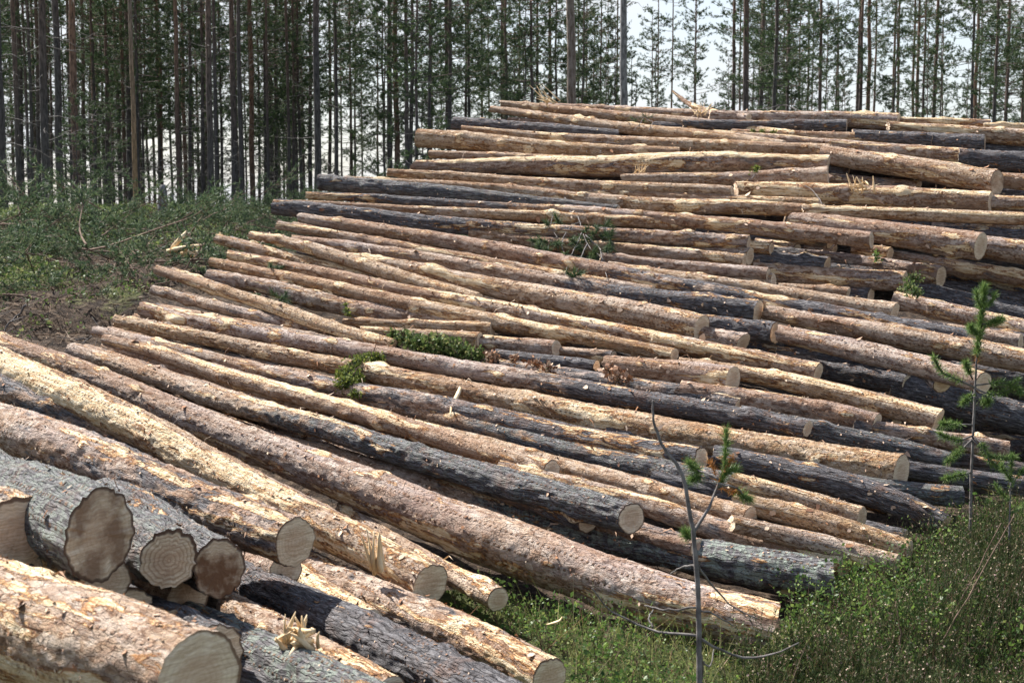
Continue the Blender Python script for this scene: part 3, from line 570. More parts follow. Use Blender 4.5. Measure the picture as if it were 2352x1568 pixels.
# long logs of the low stack
log('log tan at its far left tip and black grey at its sawn end', [(166,803,35),(457,900,45),(696,972,52),(960,1052,60),(1200,1120,68),(1449,1189,72)], b=-.1, dk=(0,.1,.25,.45,.9,.95,.95), peel=.25, tone=.55, lich=.3, group=GL, band=(1.4,.45,.6,.35,.62))
log('pinkish log lying low right behind the longest pale one', [(200,830,25),(445,945,38),(700,1035,46),(1000,1110,54),(1250,1170,56),(1600,1262,48)], b=.12, dk=(.2,.2,.4), peel=.2, tone=.1, group=GL)
log('lichen grey furrowed log with a white stripped patch, its end in the shrubs', [(600,1000,34),(950,1105,50),(1200,1180,60),(1450,1244,74),(1700,1294,84),(1910,1332,84)], b=(.1,-.15), dk=(.1,.1,.3,.95,1,1), peel=.3, lich=1, group=GL, band=(1.2,.6,.9,.33,.52), cut=(0,.7))
log('tan log with white stripped wood, ending just above the black grey one', [(240,779,24),(388,818,33),(508,857,37),(662,900,41),(919,975,45),(1100,1034,47),(1268,1079,46)], dk=(.0,.05,.1), tone=.6, group=GL, band=(1.1,.5,.6,.1,.7), peel=.4)
log('brown log passing under the green moss clump, dark grey toward its right end', [(222,760,28),(457,815,34),(628,858,38),(780,890,41),(940,920,46),(1200,977,52),(1450,1028,55),(1612,1052,54)], dk=(.1,.1,.3,.5,.8,1), peel=.3, tone=.2, group=GL)
log('rough dark grey log lying right under the brown one past the moss clump', [(820,915,30),(1077,975,40),(1350,1046,48),(1550,1087,56),(1690,1112,52)], b=.1, dk=(.2,.5,.9,1), peel=.1, lich=.3, group=GL)
log('golden tan log with round sawn end behind the leafless sapling top', [(600,885,25),(850,957,34),(1100,1020,42),(1290,1072,44),(1500,1127,48),(1723,1186,53)], b=-.02, dk=(.0,.0), peel=.42, tone=.8, group=GL, band=(5.9,.2,.7,.4,.98))
log('reddish brown flaky log with a yellow torn patch, low among the right ends', [(1150,1075,34),(1350,1124,42),(1500,1167,48),(1720,1240,54),(1940,1300,54)], b=.05, dk=(.2,.35), peel=.4, tone=.1, group=GL)
log('long golden log with pale knots, largest sawn face at the right of the low stack', [(263,735,28),(371,757,33),(491,780,35),(611,808,38),(782,842,40),(872,862,46),(1026,893,53),(1214,932,61),(1368,964,67),(1608,1010,76),(1850,1050,83),(2070,1085,87)], b=-.15, dk=(.1,.05,0), peel=.45, tone=.85, group=GL, cut=(3.14,.28))
log('red barked log with rows of roller dents, turning grey toward the right', [(328,708,35),(457,740,39),(594,765,40),(730,790,41),(906,818,43),(1077,848,45),(1248,880,46),(1402,908,47),(1608,940,48),(1856,983,44)], dk=(.0,.05,.1,.3,.9,.95), peel=.28, tone=.0, group=GL)
log('thin greyish log crossed from above by the torn slender one at the far left', [(350,666,22),(474,698,26),(594,727,27),(764,768,26),(880,792,20)], b=.1, dk=(.3,.35), peel=.2, tone=.2, group=GL)
log('slender log with a frayed torn underside, its tip farthest left of its row', [(360,620,22),(491,664,27),(628,708,33),(764,756,34),(900,794,32)], b=(-.1,-.1), dk=(.0,.0), tone=.75, group=GL, band=(5.9,.5,.7,.1,.9), peel=.4)
log('dull reddish brown log in the shade below two crossing tan ones', [(483,634,30),(628,664,38),(730,690,42),(919,724,42),(1080,748,34)], b=.1, dk=(.25,.25), peel=.35, tone=.05, group=GL)
log('tan log with dotted roller marks, crossing over the dull reddish one', [(486,600,20),(628,632,29),(764,662,36),(919,697,40),(1060,724,38),(1282,766,34),(1549,816,32)], b=-.05, dk=(.0,.0), peel=.48, tone=.9, group=GL)
log('smooth tan log with stripped split wood midway, long and nearly straight', [(526,586,24),(628,608,29),(764,634,33),(919,668,36),(1146,708,40),(1351,750,42),(1608,800,44),(1880,857,44)], dk=(.0,.1), peel=.5, tone=.4, group=GL, band=(1.1,.4,.6,.4,.75))
log('log with a broken splintered left tip and orange torn bark', [(498,550,22),(594,573,25),(696,600,27),(860,640,30),(1100,692,30)], b=.05, dk=(.05,.05), peel=.72, tone=.6, group=GL)
log('slender log slanting over its neighbours, tip pointing up at the clearing', [(577,541,20),(696,566,28),(799,597,32),(906,632,34),(1009,662,34),(1100,686,28)], b=(-.12,-.15), dk=(.0,.0), peel=.25, tone=.7, group=GL)
log('reddish grey log ending in a dark plated butt with a reddish rim', [(672,550,24),(801,571,33),(972,600,38),(1143,630,42),(1300,656,46),(1453,682,48),(1608,702,50),(1741,719,53)], b=-.05, dk=(.1,.15,.2,.25,.8,1), peel=.25, tone=.1, group=GL)
log('thick flaky tan log with a big round pale sawn face in the middle', [(800,592,22),(900,610,30),(1000,632,38),(1150,664,48),(1317,697,58),(1488,728,61),(1612,753,63)], b=-.1, dk=(.0,.1,.05), peel=.4, tone=.5, group=GL, cut=(3.14,.28))
log('thin tan log just under the dark shadow gap on the left side', [(638,516,20),(801,545,25),(938,570,27),(1108,600,28),(1300,634,26),(1500,668,24)], b=-.05, dk=(.0,.1), peel=.4, tone=.4, group=GL)
log('long reddish log turning dark grey where it dives under the right ends', [(690,500,26),(869,528,33),(1040,558,38),(1263,600,44),(1453,638,46),(1608,666,46),(1753,696,46),(1992,739,46),(2232,778,44)], b=(.0,.15), dk=(.1,.1,.2,.5,.95,1), peel=.22, tone=.05, group=GL)
log('tan log with sawn end right above the dark grey diving one', [(1400,612,24),(1548,637,32),(1719,660,36),(1890,688,40),(2055,716,44)], b=-.02, dk=(.15,.05), peel=.35, tone=.6, group=GL)
log('thin grey log glimpsed between two slanting tan ones on the left', [(680,588,18),(850,622,22),(1000,657,24)], b=.15, dk=(.5,.5), peel=.2, group=GL)
log('slim pale log whose small round end sits above the leafy green clump', [(790,738,14),(950,746,24),(1131,755,36)], dk=(0,0), peel=.4, tone=.75, group=GL)
log('short pale log with white round end touching the leafy green clump', [(830,760,20),(1102,780,36)], b=-.1, dk=(0,0), peel=.5, tone=.8, group=GL)
log('brown log stub with a cream sawn end right of the leafy green clump', [(1080,784,34),(1278,801,38)], dk=(.2,.15), peel=.4, tone=.1, group=GL)
log('thin blue grey stub below the cream ended brown one', [(1130,812,22),(1370,839,24)], b=-.05, dk=(.95,.95), peel=.1, group=GL)
log('small dark sawn end of a short log behind the bark debris', [(1280,804,20),(1409,816,25)], b=.1, dk=(.3,.3), stain=.6, group=GL)
log('grey purple log mostly covered by bark debris in mid stack', [(1150,838,30),(1400,880,42),(1600,912,46),(1700,932,42)], b=.1, dk=(.5,.6), peel=.2, tone=.1, group=GL)
log('thin tan log wedged between two longer ones at the lower left tips', [(236,796,16),(456,862,26),(720,940,26)], b=.12, dk=(.05,.05), peel=.5, tone=.6, group=GL)
log('thin log behind the red barked one, its torn tip beside it', [(310,726,14),(500,770,22),(640,800,22)], b=.18, dk=(.05,.05), peel=.6, tone=.6, group=GL)
# right ends of the low stack
log('reddish tan log with a wide pale sawn face left of the yellow stripped one', [(1390,838,44),(1548,857,58),(1684,873,67)], b=-.12, dk=(.05,.05), peel=.4, tone=.25, group=GL, cut=(3.14,.28))
log('log with a long bright yellow stripped band, sawn end at the dark recess', [(1560,832,26),(1698,856,38),(1856,888,46),(1992,920,50),(2156,963,54)], dk=(.1,.1), tone=.7, group=GL, band=(.9,.5,.7,.45,1.1), peel=.45)
log('purple red log with a straight yellow strip along its top', [(1560,893,44),(1753,920,50),(1890,945,53),(2015,973,55)], dk=(.35,.2), tone=.0, group=GL, band=(1.5,.35,.8,.1,.75), peel=.3)
log('small dark plated log with a reddish sawn end below the thick tan face', [(1600,738,40),(1780,765,49)], b=.05, dk=(1,1), peel=.05, stain=.5, group=GL)
log('short brown log tucked under the thick tan face', [(1580,765,44),(1706,790,48)], b=.15, dk=(.3,.3), stain=.3, group=GL)
log('long mottled tan log running off the right edge at half height', [(1757,715,32),(1890,740,40),(2061,770,50),(2232,804,54),(2400,836,58)], b=-.05, dk=(.05,.05), peel=.4, tone=.4, ends='L', group=GL)
log('pinkish brown log slanting down to end behind the young pine', [(1790,765,38),(1958,802,48),(2095,834,51),(2260,878,52)], b=-.1, dk=(.05,.1), peel=.35, tone=.15, group=GL)
log('dark grey furrowed log ending right of the largest golden face', [(1700,950,38),(1869,988,46),(2020,1020,48),(2180,1060,50)], b=.05, dk=(1,1), peel=.08, lich=.2, group=GL, stain=.3)
log('thin log with a reddish end pointing at the young pine stem', [(1960,975,36),(2150,1007,42),(2316,1038,44)], b=.05, dk=(.6,.2), peel=.3, group=GL)
log('dark plated log leaving the right edge just under the young pine branches', [(1980,1060,36),(2200,1098,44),(2420,1128,48)], b=.05, dk=(1,1), peel=.1, ends='L', group=GD)
log('grey weathered log whose end touches the heather by the young pine', [(1880,1100,42),(2060,1126,46),(2212,1143,48)], dk=(.9,.9), peel=.1, lich=.4, group=GD)
log('black shadowed log slanting down right beneath the largest golden face', [(1640,1046,46),(1903,1104,56),(2050,1150,56),(2170,1205,52)], b=.05, dk=(.9,1), peel=.05, group=GD)
log('reddish plated log with orange scales near the leafless sapling', [(1680,1104,42),(1835,1146,50),(1980,1189,54)], b=-.05, dk=(.1,.1), peel=.3, tone=.7, group=GL, stain=.3)
log('golden brown log ending in the light green sprigs', [(1690,1148,46),(1903,1204,54),(2090,1264,52)], b=-.1, dk=(.0,.0), peel=.4, tone=1, group=GL)
log('tan log with two round pale knots, lowest of the right ends', [(1680,1200,40),(1900,1252,52),(2060,1296,54)], b=-.12, dk=(.0,.0), peel=.6, tone=.6, group=GL)
# shaded recess, right
log('dark log with a small brown sawn end in the shade of the right recess', [(1860,846,42),(2082,884,47)], b=.95, dk=(.8,.8), peel=.15, group=GD)
log('thickest black log in the shade, leaving the right edge below the young pine top', [(2040,892,62),(2352,962,76),(2480,988,78)], b=1.1, dk=(1,1), peel=.05, ends='L', group=GD)
log('reddish log with yellow bark patches in the shade below the mid stack ends', [(1730,622,42),(1925,636,46),(2079,644,48)], b=.75, dk=(.2,.2), peel=.55, tone=.1, group=GD)
log('shaded brown log ending right of the one with yellow patches', [(1780,584,38),(2000,612,44),(2162,637,48)], b=1.35, dk=(.4,.3), peel=.35, tone=.1, group=GD)
log('shaded log running off the right edge beneath the biggest round end', [(2020,586,30),(2352,640,42),(2450,655,44)], b=1.5, dk=(.3,.3), peel=.4, ends='L', group=GD)
log('shaded tan log passing behind the top of the young pine', [(2055,688,40),(2200,722,44),(2420,770,46)], b=.5, dk=(.15,.15), peel=.4, tone=.3, ends='L', group=GD)
log('black grey log just above the one behind the young pine top', [(2060,660,38),(2420,738,42)], b=1.3, dk=(1,1), peel=.05, ends='L', group=GD)
log('reddish thin log with a small round end at the right edge', [(1960,728,28),(2200,760,34),(2345,785,38)], b=.5, dk=(.15,.15), peel=.3, group=GD)
log('deep shaded log seen past the recess edge, highest of the dark ones', [(2100,620,40),(2450,690,46)], b=2.1, dk=(.9,.9), ends='L', group=GD)
# upper middle
log('reddish tan log with pale round end, centre right above the recess', [(1240,478,24),(1500,500,29),(1665,515,32),(1850,535,36),(2002,553,39)], b=-.1, dk=(.1,.1), peel=.3, tone=.15, group=GT)
log('thick reddish tan log with the biggest round end of the right side', [(1820,503,32),(1900,512,42),(2061,536,56),(2252,563,64)], b=-.1, dk=(.05,.05), peel=.35, tone=.25, group=GT, cut=(3.14,.28))
log('slim straight log with a continuous bright cream strip, leaving the right edge', [(1845,484,27),(2100,493,30),(2420,506,30)], b=-.25, dk=(.1,.1), tone=.6, ends='L', group=GT, band=(.7,.5,.7,.05,.97), peel=.45)
log('thick pale log with torn white splinters and a stripped butt', [(1690,434,36),(1850,443,46),(2061,456,50),(2276,463,52)], dk=(.0,.0), peel=.55, tone=.4, group=GT, band=(1.2,.6,.7,.7,1.1))
log('tan log with a tilted pale sawn face under the banded thick one', [(1430,414,24),(1700,410,34),(1902,406,46)], b=-.05, dk=(.0,.0), peel=.4, tone=.45, group=GT)
log('thick sagging log with a broad yellow band above dark red bark', [(950,378,24),(1100,383,34),(1260,382,48),(1400,380,54),(1600,374,52),(1750,372,46),(1902,376,46)], b=-.15, dk=(.1,.35,.3), tone=.0, group=GT, band=(.95,.55,.75,.0,1.1), peel=.45)
log('long roller dented log lying over the thick sagging one', [(1060,296,16),(1203,310,21),(1374,322,26),(1665,336,32),(1905,346,30)], b=-.1, dk=(.0,.0), peel=.4, tone=.7, group=GT)
log('thick blunt log sticking out left with a golden knot near its tip', [(960,318,42),(1100,328,42),(1237,340,38),(1400,347,32),(1560,352,26)], dk=(.0,.0), peel=.45, tone=.8, group=GT, cut=(0,.1))
log('rough tan log slanting down to a dark ragged butt at the upper right', [(1890,352,40),(2050,378,50),(2180,402,53),(2290,421,54)], b=-.05, dk=(.0,.1), peel=.5, tone=.55, group=GT, stain=.7, flare=.05)
log('brown log with a pale round end just above the slanting rough one', [(1640,308,22),(1800,322,27),(1914,334,30),(2080,349,36),(2238,361,40)], b=-.05, dk=(.1,.1), peel=.55, tone=.2, group=GT)
log('dark furrowed log end below the topmost row at the upper right', [(1960,314,32),(2150,323,38),(2262,331,44)], dk=(1,1), peel=.05, group=GT, stain=.5)
log('little dark log end wedged left of the bigger dark furrowed one', [(2020,316,26),(2141,324,27)], b=-.05, dk=(1,1), peel=.05, stain=.7, group=GT)
log('light brown log with its end under the topmost big round face', [(1680,305,18),(1856,314,25),(2080,318,28)], b=-.05, dk=(.1,.1), peel=.6, tone=.5, group=GT)
log('charcoal coloured log with a reddish end near the crest of the stack', [(1570,285,18),(1700,287,24),(1945,289,28)], b=-.12, dk=(1,1), peel=.05, group=GT, stain=.5)
log('topmost big log with the round pale face against the trees', [(1630,264,22),(1800,270,30),(1950,276,36),(2064,282,40)], dk=(.0,.0), peel=.45, tone=.2, group=GT)
log('slim log on the crest with a small end at the far right', [(2050,277,16),(2275,286,22)], dk=(.0,.0), peel=.4, tone=.2, group=GT)
log('flaky tan log below the crest, leaving the right edge', [(2040,292,22),(2200,302,32),(2420,324,46)], b=-.05, dk=(.0,.1), peel=.6, tone=.4, ends='L', group=GT)
log('stripped creamy log at the very top of the right edge', [(2260,290,16),(2440,296,24)], dk=(.0,.0), peel=1, ends='L', group=GT)
log('black furrowed log cut off by the right edge in the upper rows', [(2200,362,42),(2440,378,48)], dk=(1,1), peel=.0, ends='L', group=GT)
log('tan log cut off by the right edge beside the dark ragged butt', [(2240,408,34),(2440,426,38)], dk=(.1,.1), peel=.45, ends='L', group=GT)
log('log at the right edge emerging behind the stripped white butt', [(2240,464,34),(2440,470,38)], b=.1, dk=(.1,.1), peel=.55, ends='L', group=GT)
log('shaded log at the right edge beneath the slim cream striped one', [(2140,518,34),(2440,534,40)], b=.8, dk=(.2,.2), peel=.4, ends='L', group=GT)
log('thick mottled log cut off by the right edge beside the biggest round end', [(2200,558,50),(2440,592,60)], b=.2, dk=(.1,.1), peel=.35, tone=.4, ends='L', group=GT)
log('shadowed reddish log under the slanting rough one at the upper right', [(1880,408,26),(2110,430,28)], b=.6, dk=(.3,.3), peel=.4, group=GT)
# upper left tips
log('charcoal black log with a blunt left tip, darkest of the upper rows', [(735,418,36),(869,430,36),(1074,450,34),(1263,470,28),(1420,483,20)], b=-.12, dk=(1,1,1,.9), peel=.0, lich=.2, group=GT)
log('thin grey log running right below the charcoal black one', [(704,449,16),(869,457,21),(1040,468,22),(1263,483,22),(1500,496,24),(1665,514,26)], dk=(.9,.8,.1,.1), peel=.5, tone=.5, group=GT)
log('slim tan log whose frayed right end lies in mid stack', [(672,465,13),(903,480,21),(1100,490,25),(1263,500,26),(1440,509,28),(1598,517,28)], b=-.03, dk=(.0,.0), peel=.4, tone=.6, group=GT)
log('log with a fat charcoal left tip, brown and part stripped further right', [(628,476,34),(801,492,36),(972,512,36),(1143,524,34),(1263,531,33),(1442,542,32),(1720,556,30)], b=-.15, dk=(1,1,.6,.25,.3), peel=.35, tone=.1, group=GT)
log('log with a white stripped top behind the dangling pine branch', [(1080,542,28),(1305,562,34),(1442,576,35),(1600,589,32),(1710,598,32)], b=.1, dk=(.2,.1), tone=.6, group=GT, band=(1.4,.4,.8,.4,.9), peel=.4)
log('short reddish log with a broad end above the white topped one', [(1480,566,26),(1722,588,42)], b=.18, dk=(.05,.05), peel=.3, tone=.1, group=GT)
log('smooth coppery red thin log without bark scales', [(1380,592,22),(1550,610,28),(1765,629,32)], b=.05, dk=(.0,.0), peel=.02, tone=.0, group=GT)
log('stub with a pale end directly behind the coppery red one', [(1690,596,28),(1750,602,32)], b=.6, dk=(.1,.1), peel=.5, group=GT)
log('small stub end beside the fat charcoal tipped one at its right end', [(1690,562,26),(1772,571,30)], b=.25, dk=(.1,.1), peel=.5, group=GT)
log('shaded stub with a large pale end in the gap, centre right', [(1740,566,38),(1831,577,42)], b=.9, dk=(.2,.2), peel=.4, group=GT)
log('faint shaded sawn end deep in the gap under the centre right log', [(1850,566,24),(1917,573,26)], b=1.2, dk=(.2,.2), group=GD)
log('short shaded log end right of the deep gap', [(1960,570,30),(2044,582,33)], b=1.2, dk=(.2,.2), peel=.5, group=GD)
log('pale little end peeking out below the coppery red log', [(1690,640,32),(1777,646,36)], b=.25, dk=(.3,.3), group=GD)
log('small shaded sawn end under the yellow patched reddish log', [(1790,660,22),(1949,672,26)], b=.8, dk=(.2,.2), peel=.5, group=GD)
log('straight tan log with an end in the middle of the upper rows', [(890,398,18),(1100,410,25),(1305,424,30),(1500,433,30),(1682,441,28)], b=-.1, dk=(.0,.0), peel=.45, tone=.8, group=GT)
log('pale roller marked log with a ragged end above the slim striped one', [(790,411,14),(1032,426,24),(1203,442,30),(1374,462,36),(1550,473,38),(1700,476,34),(1848,482,28)], b=-.08, dk=(.0,.0), peel=.5, tone=.7, group=GT)
log('thin pale log sandwiched in the middle of the upper rows', [(1150,430,20),(1450,448,24),(1700,460,24),(1882,467,22)], b=.05, dk=(.0,.0), peel=.6, tone=.7, group=GT)
log('black cracked broken log sticking out near the top of the left tips', [(1042,285,30),(1134,290,28),(1300,301,26),(1420,310,20)], dk=(1,1), peel=.0, group=GT, cut=(0,.3))
log('long slim log slanting down from the second highest left tip', [(1128,251,15),(1271,272,22),(1442,294,28),(1665,316,30),(1800,332,24)], b=-.15, dk=(.0,.0), peel=.3, tone=.85, group=GT)
log('long slim log starting at the highest left tip', [(1150,237,13),(1271,249,19),(1442,268,24),(1665,292,26),(1850,316,22)], b=.05, dk=(.0,.0), peel=.45, tone=.5, group=GT)
log('thin reddish log along the crest left of the curved broken tip', [(1240,240,10),(1442,252,18),(1640,264,22),(1780,278,18)], b=.15, dk=(.0,.0), peel=.35, tone=.1, group=GT)
log('short reddish stub beneath the second highest left tip', [(1170,276,15),(1380,294,18)], b=.2, dk=(.1,.1), peel=.4, tone=.0, group=GT)
log('thin log between the golden knotted tip and the thick sagging one', [(988,355,19),(1170,362,20),(1360,366,18)], b=.1, dk=(.0,.0), peel=.5, tone=.5, group=GT)
log('curved broken tapering tip rising above the crest against the trees', [(1546,210,5),(1562,224,8),(1590,243,11),(1650,262,16),(1720,270,16)], b=-.1, dk=(.3,.1), peel=.3, tone=.3, group=GT, wob=.4)
# filler logs added inside the stack, dark bark standing in for gap shade
SL = 'filler log added inside the stack to darken its gaps'; GB = 'filler logs added inside the stack'
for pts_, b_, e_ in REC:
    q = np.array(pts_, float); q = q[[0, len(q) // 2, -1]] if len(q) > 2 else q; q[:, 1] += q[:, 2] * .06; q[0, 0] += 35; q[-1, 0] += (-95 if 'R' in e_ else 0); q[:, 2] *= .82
    log(SL, [tuple(p) for p in q], b=(b_[0] + .25, b_[1] + .30), dk=(.3, .6), peel=.2, group=GB, wob=.5)  # hidden copies of the long logs, added as a lid against the sun
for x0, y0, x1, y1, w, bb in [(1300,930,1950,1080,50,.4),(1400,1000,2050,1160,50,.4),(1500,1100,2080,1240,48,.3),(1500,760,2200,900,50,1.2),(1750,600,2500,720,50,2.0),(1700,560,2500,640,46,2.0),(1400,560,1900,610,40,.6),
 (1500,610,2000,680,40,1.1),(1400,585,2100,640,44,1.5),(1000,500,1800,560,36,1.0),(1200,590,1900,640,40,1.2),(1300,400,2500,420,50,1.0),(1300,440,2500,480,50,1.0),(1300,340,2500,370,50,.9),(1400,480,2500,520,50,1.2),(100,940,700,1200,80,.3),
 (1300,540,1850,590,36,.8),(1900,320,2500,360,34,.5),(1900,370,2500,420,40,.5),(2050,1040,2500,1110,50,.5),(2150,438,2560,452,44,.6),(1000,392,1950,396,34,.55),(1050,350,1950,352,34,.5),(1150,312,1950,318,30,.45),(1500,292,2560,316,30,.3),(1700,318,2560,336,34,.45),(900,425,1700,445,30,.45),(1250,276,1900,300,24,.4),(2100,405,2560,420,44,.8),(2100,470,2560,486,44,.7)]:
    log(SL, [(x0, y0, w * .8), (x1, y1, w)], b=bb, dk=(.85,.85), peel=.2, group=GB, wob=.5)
for y, bb in ((760,.7),(800,.8),(840,.9),(780,1.4),(860,1.9),(930,2.2),(1000,2.0),(1060,1.6),(520,.7),(550,.9),(590,1.5),(560,1.6),(640,2.8),(700,2.6)):  # hidden rows added behind the right ends to shade the recess
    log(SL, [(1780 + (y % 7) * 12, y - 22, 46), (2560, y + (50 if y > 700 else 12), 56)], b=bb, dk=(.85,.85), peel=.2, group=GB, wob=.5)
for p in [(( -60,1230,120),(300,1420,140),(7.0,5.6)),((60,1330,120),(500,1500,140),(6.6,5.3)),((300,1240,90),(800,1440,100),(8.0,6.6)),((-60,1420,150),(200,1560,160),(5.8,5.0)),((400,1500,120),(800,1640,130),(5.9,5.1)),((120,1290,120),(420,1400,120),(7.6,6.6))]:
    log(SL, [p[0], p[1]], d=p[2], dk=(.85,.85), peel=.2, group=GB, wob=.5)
# ---------------------------------------------------------------- pines of the forest edge
def make_trunk_mat(name, lo, hi, hz, cracks=True, zscale=1.0):
    t = NT(name); tcn = t.node('ShaderNodeTexCoord'); p = tcn.outputs['Object']; sx = t.node('ShaderNodeSeparateXYZ'); t.L(p, sx.inputs[0])
    oi = t.node('ShaderNodeObjectInfo'); n = t.noise(t.mapv(p, (14, 14, 3.5)), 1.4, 5, .7)
    h = t.math('ADD', sx.outputs[2], t.math('MULTIPLY', t.noise(p, 1.5, 3), 3.0)); h = t.math('ADD', h, t.math('MULTIPLY', oi.outputs['Random'], 3.0))
    c = t.mix(t.ramp(t.math('DIVIDE', h, hz), (.35, 0.0), (.75, 1.0)), lo, hi)
    c = t.mix(t.ramp(n, (.38, .85), (.56, 0.0)), c, tuple(q * .28 for q in lo)); c = t.mix(t.ramp(n, (.58, 0.0), (.7, .5)), c, tuple(min(1, q * 1.9) for q in lo))
    return t.done(c, .9, t.bump(n, .9, .03))
M['trunk'] = make_trunk_mat('pine_trunk_bark', (.095, .085, .085), (.24, .14, .10), 18.0)  # trunk bark darkened here and below for shade the thin crowns don't cast
M['trunk_red'] = make_trunk_mat('reddish_pine_bark', (.12, .085, .075), (.26, .15, .105), 12.0)
M['trunk_tan'] = make_trunk_mat('bare_dead_trunk', (.30, .20, .12), (.24, .20, .17), 9.0)
M['trunk_grey'] = make_trunk_mat('silvery_dead_trunk', (.22, .21, .21), (.26, .25, .25), 9.0)
def trunk_mesh(h, r0, seed, mat, lean=0.0, taper=.72):
    r = np.random.default_rng(seed); g = Geo(); n = 22; z = np.linspace(-.6, h, n); P = np.zeros((n, 3)); P[:, 2] = z
    P[:, 0] = lean * z + np.cumsum(r.normal(0, .018, n)); P[:, 1] = np.cumsum(r.normal(0, .018, n)); P[:2, :2] = 0
    R = r0 * (1 - taper * (z / h).clip(0)) + .025 * np.exp(-(z + .6) / .35); tube(g, P, R, 10, 0)
    return g, P
def dead_branches(g, P, h0, h1, n, r, l0=.5, l1=1.8, m=1):
    for _ in range(n):
        z = r.uniform(h0, h1); b = np.array([np.interp(z, P[:, 2], P[:, 0]), np.interp(z, P[:, 2], P[:, 1]), z]); az = r.uniform(0, 6.28); l = r.uniform(l0, l1)
        d = np.array([np.cos(az), np.sin(az), r.uniform(-.25, .35)]); S = curve([b, b + d * l * .5 + [0, 0, r.normal(0, .05)], b + d * l + [0, 0, r.normal(-.05, .15)]], 6)
        S[1:-1] += r.normal(0, .02, S[1:-1].shape); tube(g, S, np.linspace(.014, .004, 6), 4, m)
        if r.uniform() < .6:
            k = S[3]; d2 = unit(d + r.normal(0, .5, 3)); tube(g, curve([k, k + d2 * l * .35], 3), np.linspace(.007, .003, 3), 3, m)
def crown_mesh(name, P, h0, h1, nwh, per, blen, seed, dens=1.0, nl=.13, nw=.024, cone=.75):
    r = np.random.default_rng(seed); g = Geo(); TP = []; TD = []
    for w in range(nwh):
        f = w / (nwh - 1); z = h0 + (h1 - h0) * f + r.normal(0, .1); bl = blen * (1 - cone * f) * (.55 + .45 * min(1, f * 4 + .2))
        for k in range(per):
            if r.uniform() < .12: continue
            b = np.array([np.interp(z, P[:, 2], P[:, 0]), np.interp(z, P[:, 2], P[:, 1]), z + r.normal(0, .12)]); az = r.uniform(0, 6.28); l = bl * r.uniform(.55, 1.2)
            d = np.array([np.cos(az), np.sin(az), r.uniform(-.1, .3) + f * .35]); S = curve([b, b + d * l * .5 + [0, 0, -.06 * l], b + d * l + [0, 0, .05 * l]], 7)
            tube(g, S, np.linspace(.016, .004, 7), 3, 1)
            nt_ = int(max(3, l * 10 * dens))
            for q in range(nt_):
                u = r.uniform(.3, 1) ** .8; i = u * 6; i0 = min(int(i), 5); pp = S[i0] + (S[i0 + 1] - S[i0]) * (i - i0)
                sd_ = unit(d * .6 + r.normal(0, .55, 3)); sl = r.uniform(.08, .42) * (1.1 - u * .5) * min(1, l)
                TP.append(pp + sd_ * sl); TD.append(unit(sd_ + np.array([0, 0, .45])))
                if r.uniform() < .35: tube(g, np.stack([pp, pp + sd_ * sl]), np.array([.005, .003]), 3, 1, False)
    TP = np.array(TP); TD = np.array(TD); K = 14; N = len(TP)
    A = np.repeat(TP, K, 0) - np.repeat(TD, K, 0) * r.uniform(0, .14, (N * K, 1)); D = unit(np.repeat(TD, K, 0) * .7 + r.normal(0, .6, (N * K, 3)))
    V, T = blades(A, D, r.uniform(.6, 1.2, N * K) * nl, nw); g.add(V, None, T, 0)
    return g
PROTO = {}
def proto(key, h, r0, h0, nwh, per, bl, seed, mat, deadn=20, dead=(2, 9), lean=0.0, dens=1.0, cone=.75, nl=.13, nw=.024):
    g, P = trunk_mesh(h, r0, seed, mat, lean); r = np.random.default_rng(seed + 50); dead_branches(g, P, dead[0], dead[1], deadn, r)
    tm = g.mesh('trunk', [M[mat], M['twig']]); cm = None
    if nwh: cm = crown_mesh('crown', P, h0, h - .2, nwh, per, bl, seed, dens, nl, nw, cone).mesh('crown', [M['needle'], M['trunk']], False)
    PROTO[key] = (tm, cm, r0)
for i in range(4): proto('tall%d' % i, 19, .13, 9.5 + i * .4, 13, 5, 1.9, 100 + i, 'trunk' if i != 2 else 'trunk_red', 26, (1.5, 9.5), lean=[0, .006, -.005, .012][i])
for i in range(5): proto('mid%d' % i, 14.0, .085, 2.7 + i * .75, 19, 5, 2.35, 120 + i, 'trunk', 12, (1, 4), lean=[0, .008, -.008, .003, 0][i], dens=1.0)
for i in range(3): proto('young%d' % i, 6.5 + i, .05, .9, 15, 5, 1.25, 140 + i, 'trunk', 3, (.4, 1.5), dens=1.1, nl=.11)
proto('dead_tan', 12, .11, 0, 0, 0, 0, 160, 'trunk_tan', 5, (2, 9)); proto('dead_grey', 14, .12, 0, 0, 0, 0, 161, 'trunk_grey', 12, (3, 10)); proto('dead_peeled', 14, .13, 0, 0, 0, 0, 162, 'trunk_tan', 12, (3, 10))
USED = set()
def tree(x, w, key, label, group, ybase=None, d=None, cat='tree', name='pine_tree', rot=None):
    tm, cm, r0 = PROTO[key]
    if d is None: d = min(88, max(27, .225 * FPX / w))
    X = (x - W0 / 2) / FPX * d; sc = 1.0
    rr = w * d / FPX / 2 / r0
    Z = float(ground_z(np.array([X]), np.array([d]))[0]); root = empty(name, (X, d, Z)); tag(root, label, cat, group)
    root.rotation_euler = (0, 0, random.uniform(0, 6.28) if rot is None else rot)
    a = obj('trunk', tm, root); a.scale = (rr, rr, 1)
    if cm: obj('crown', cm, root)
    return root
GE = 'pines along the forest edge'
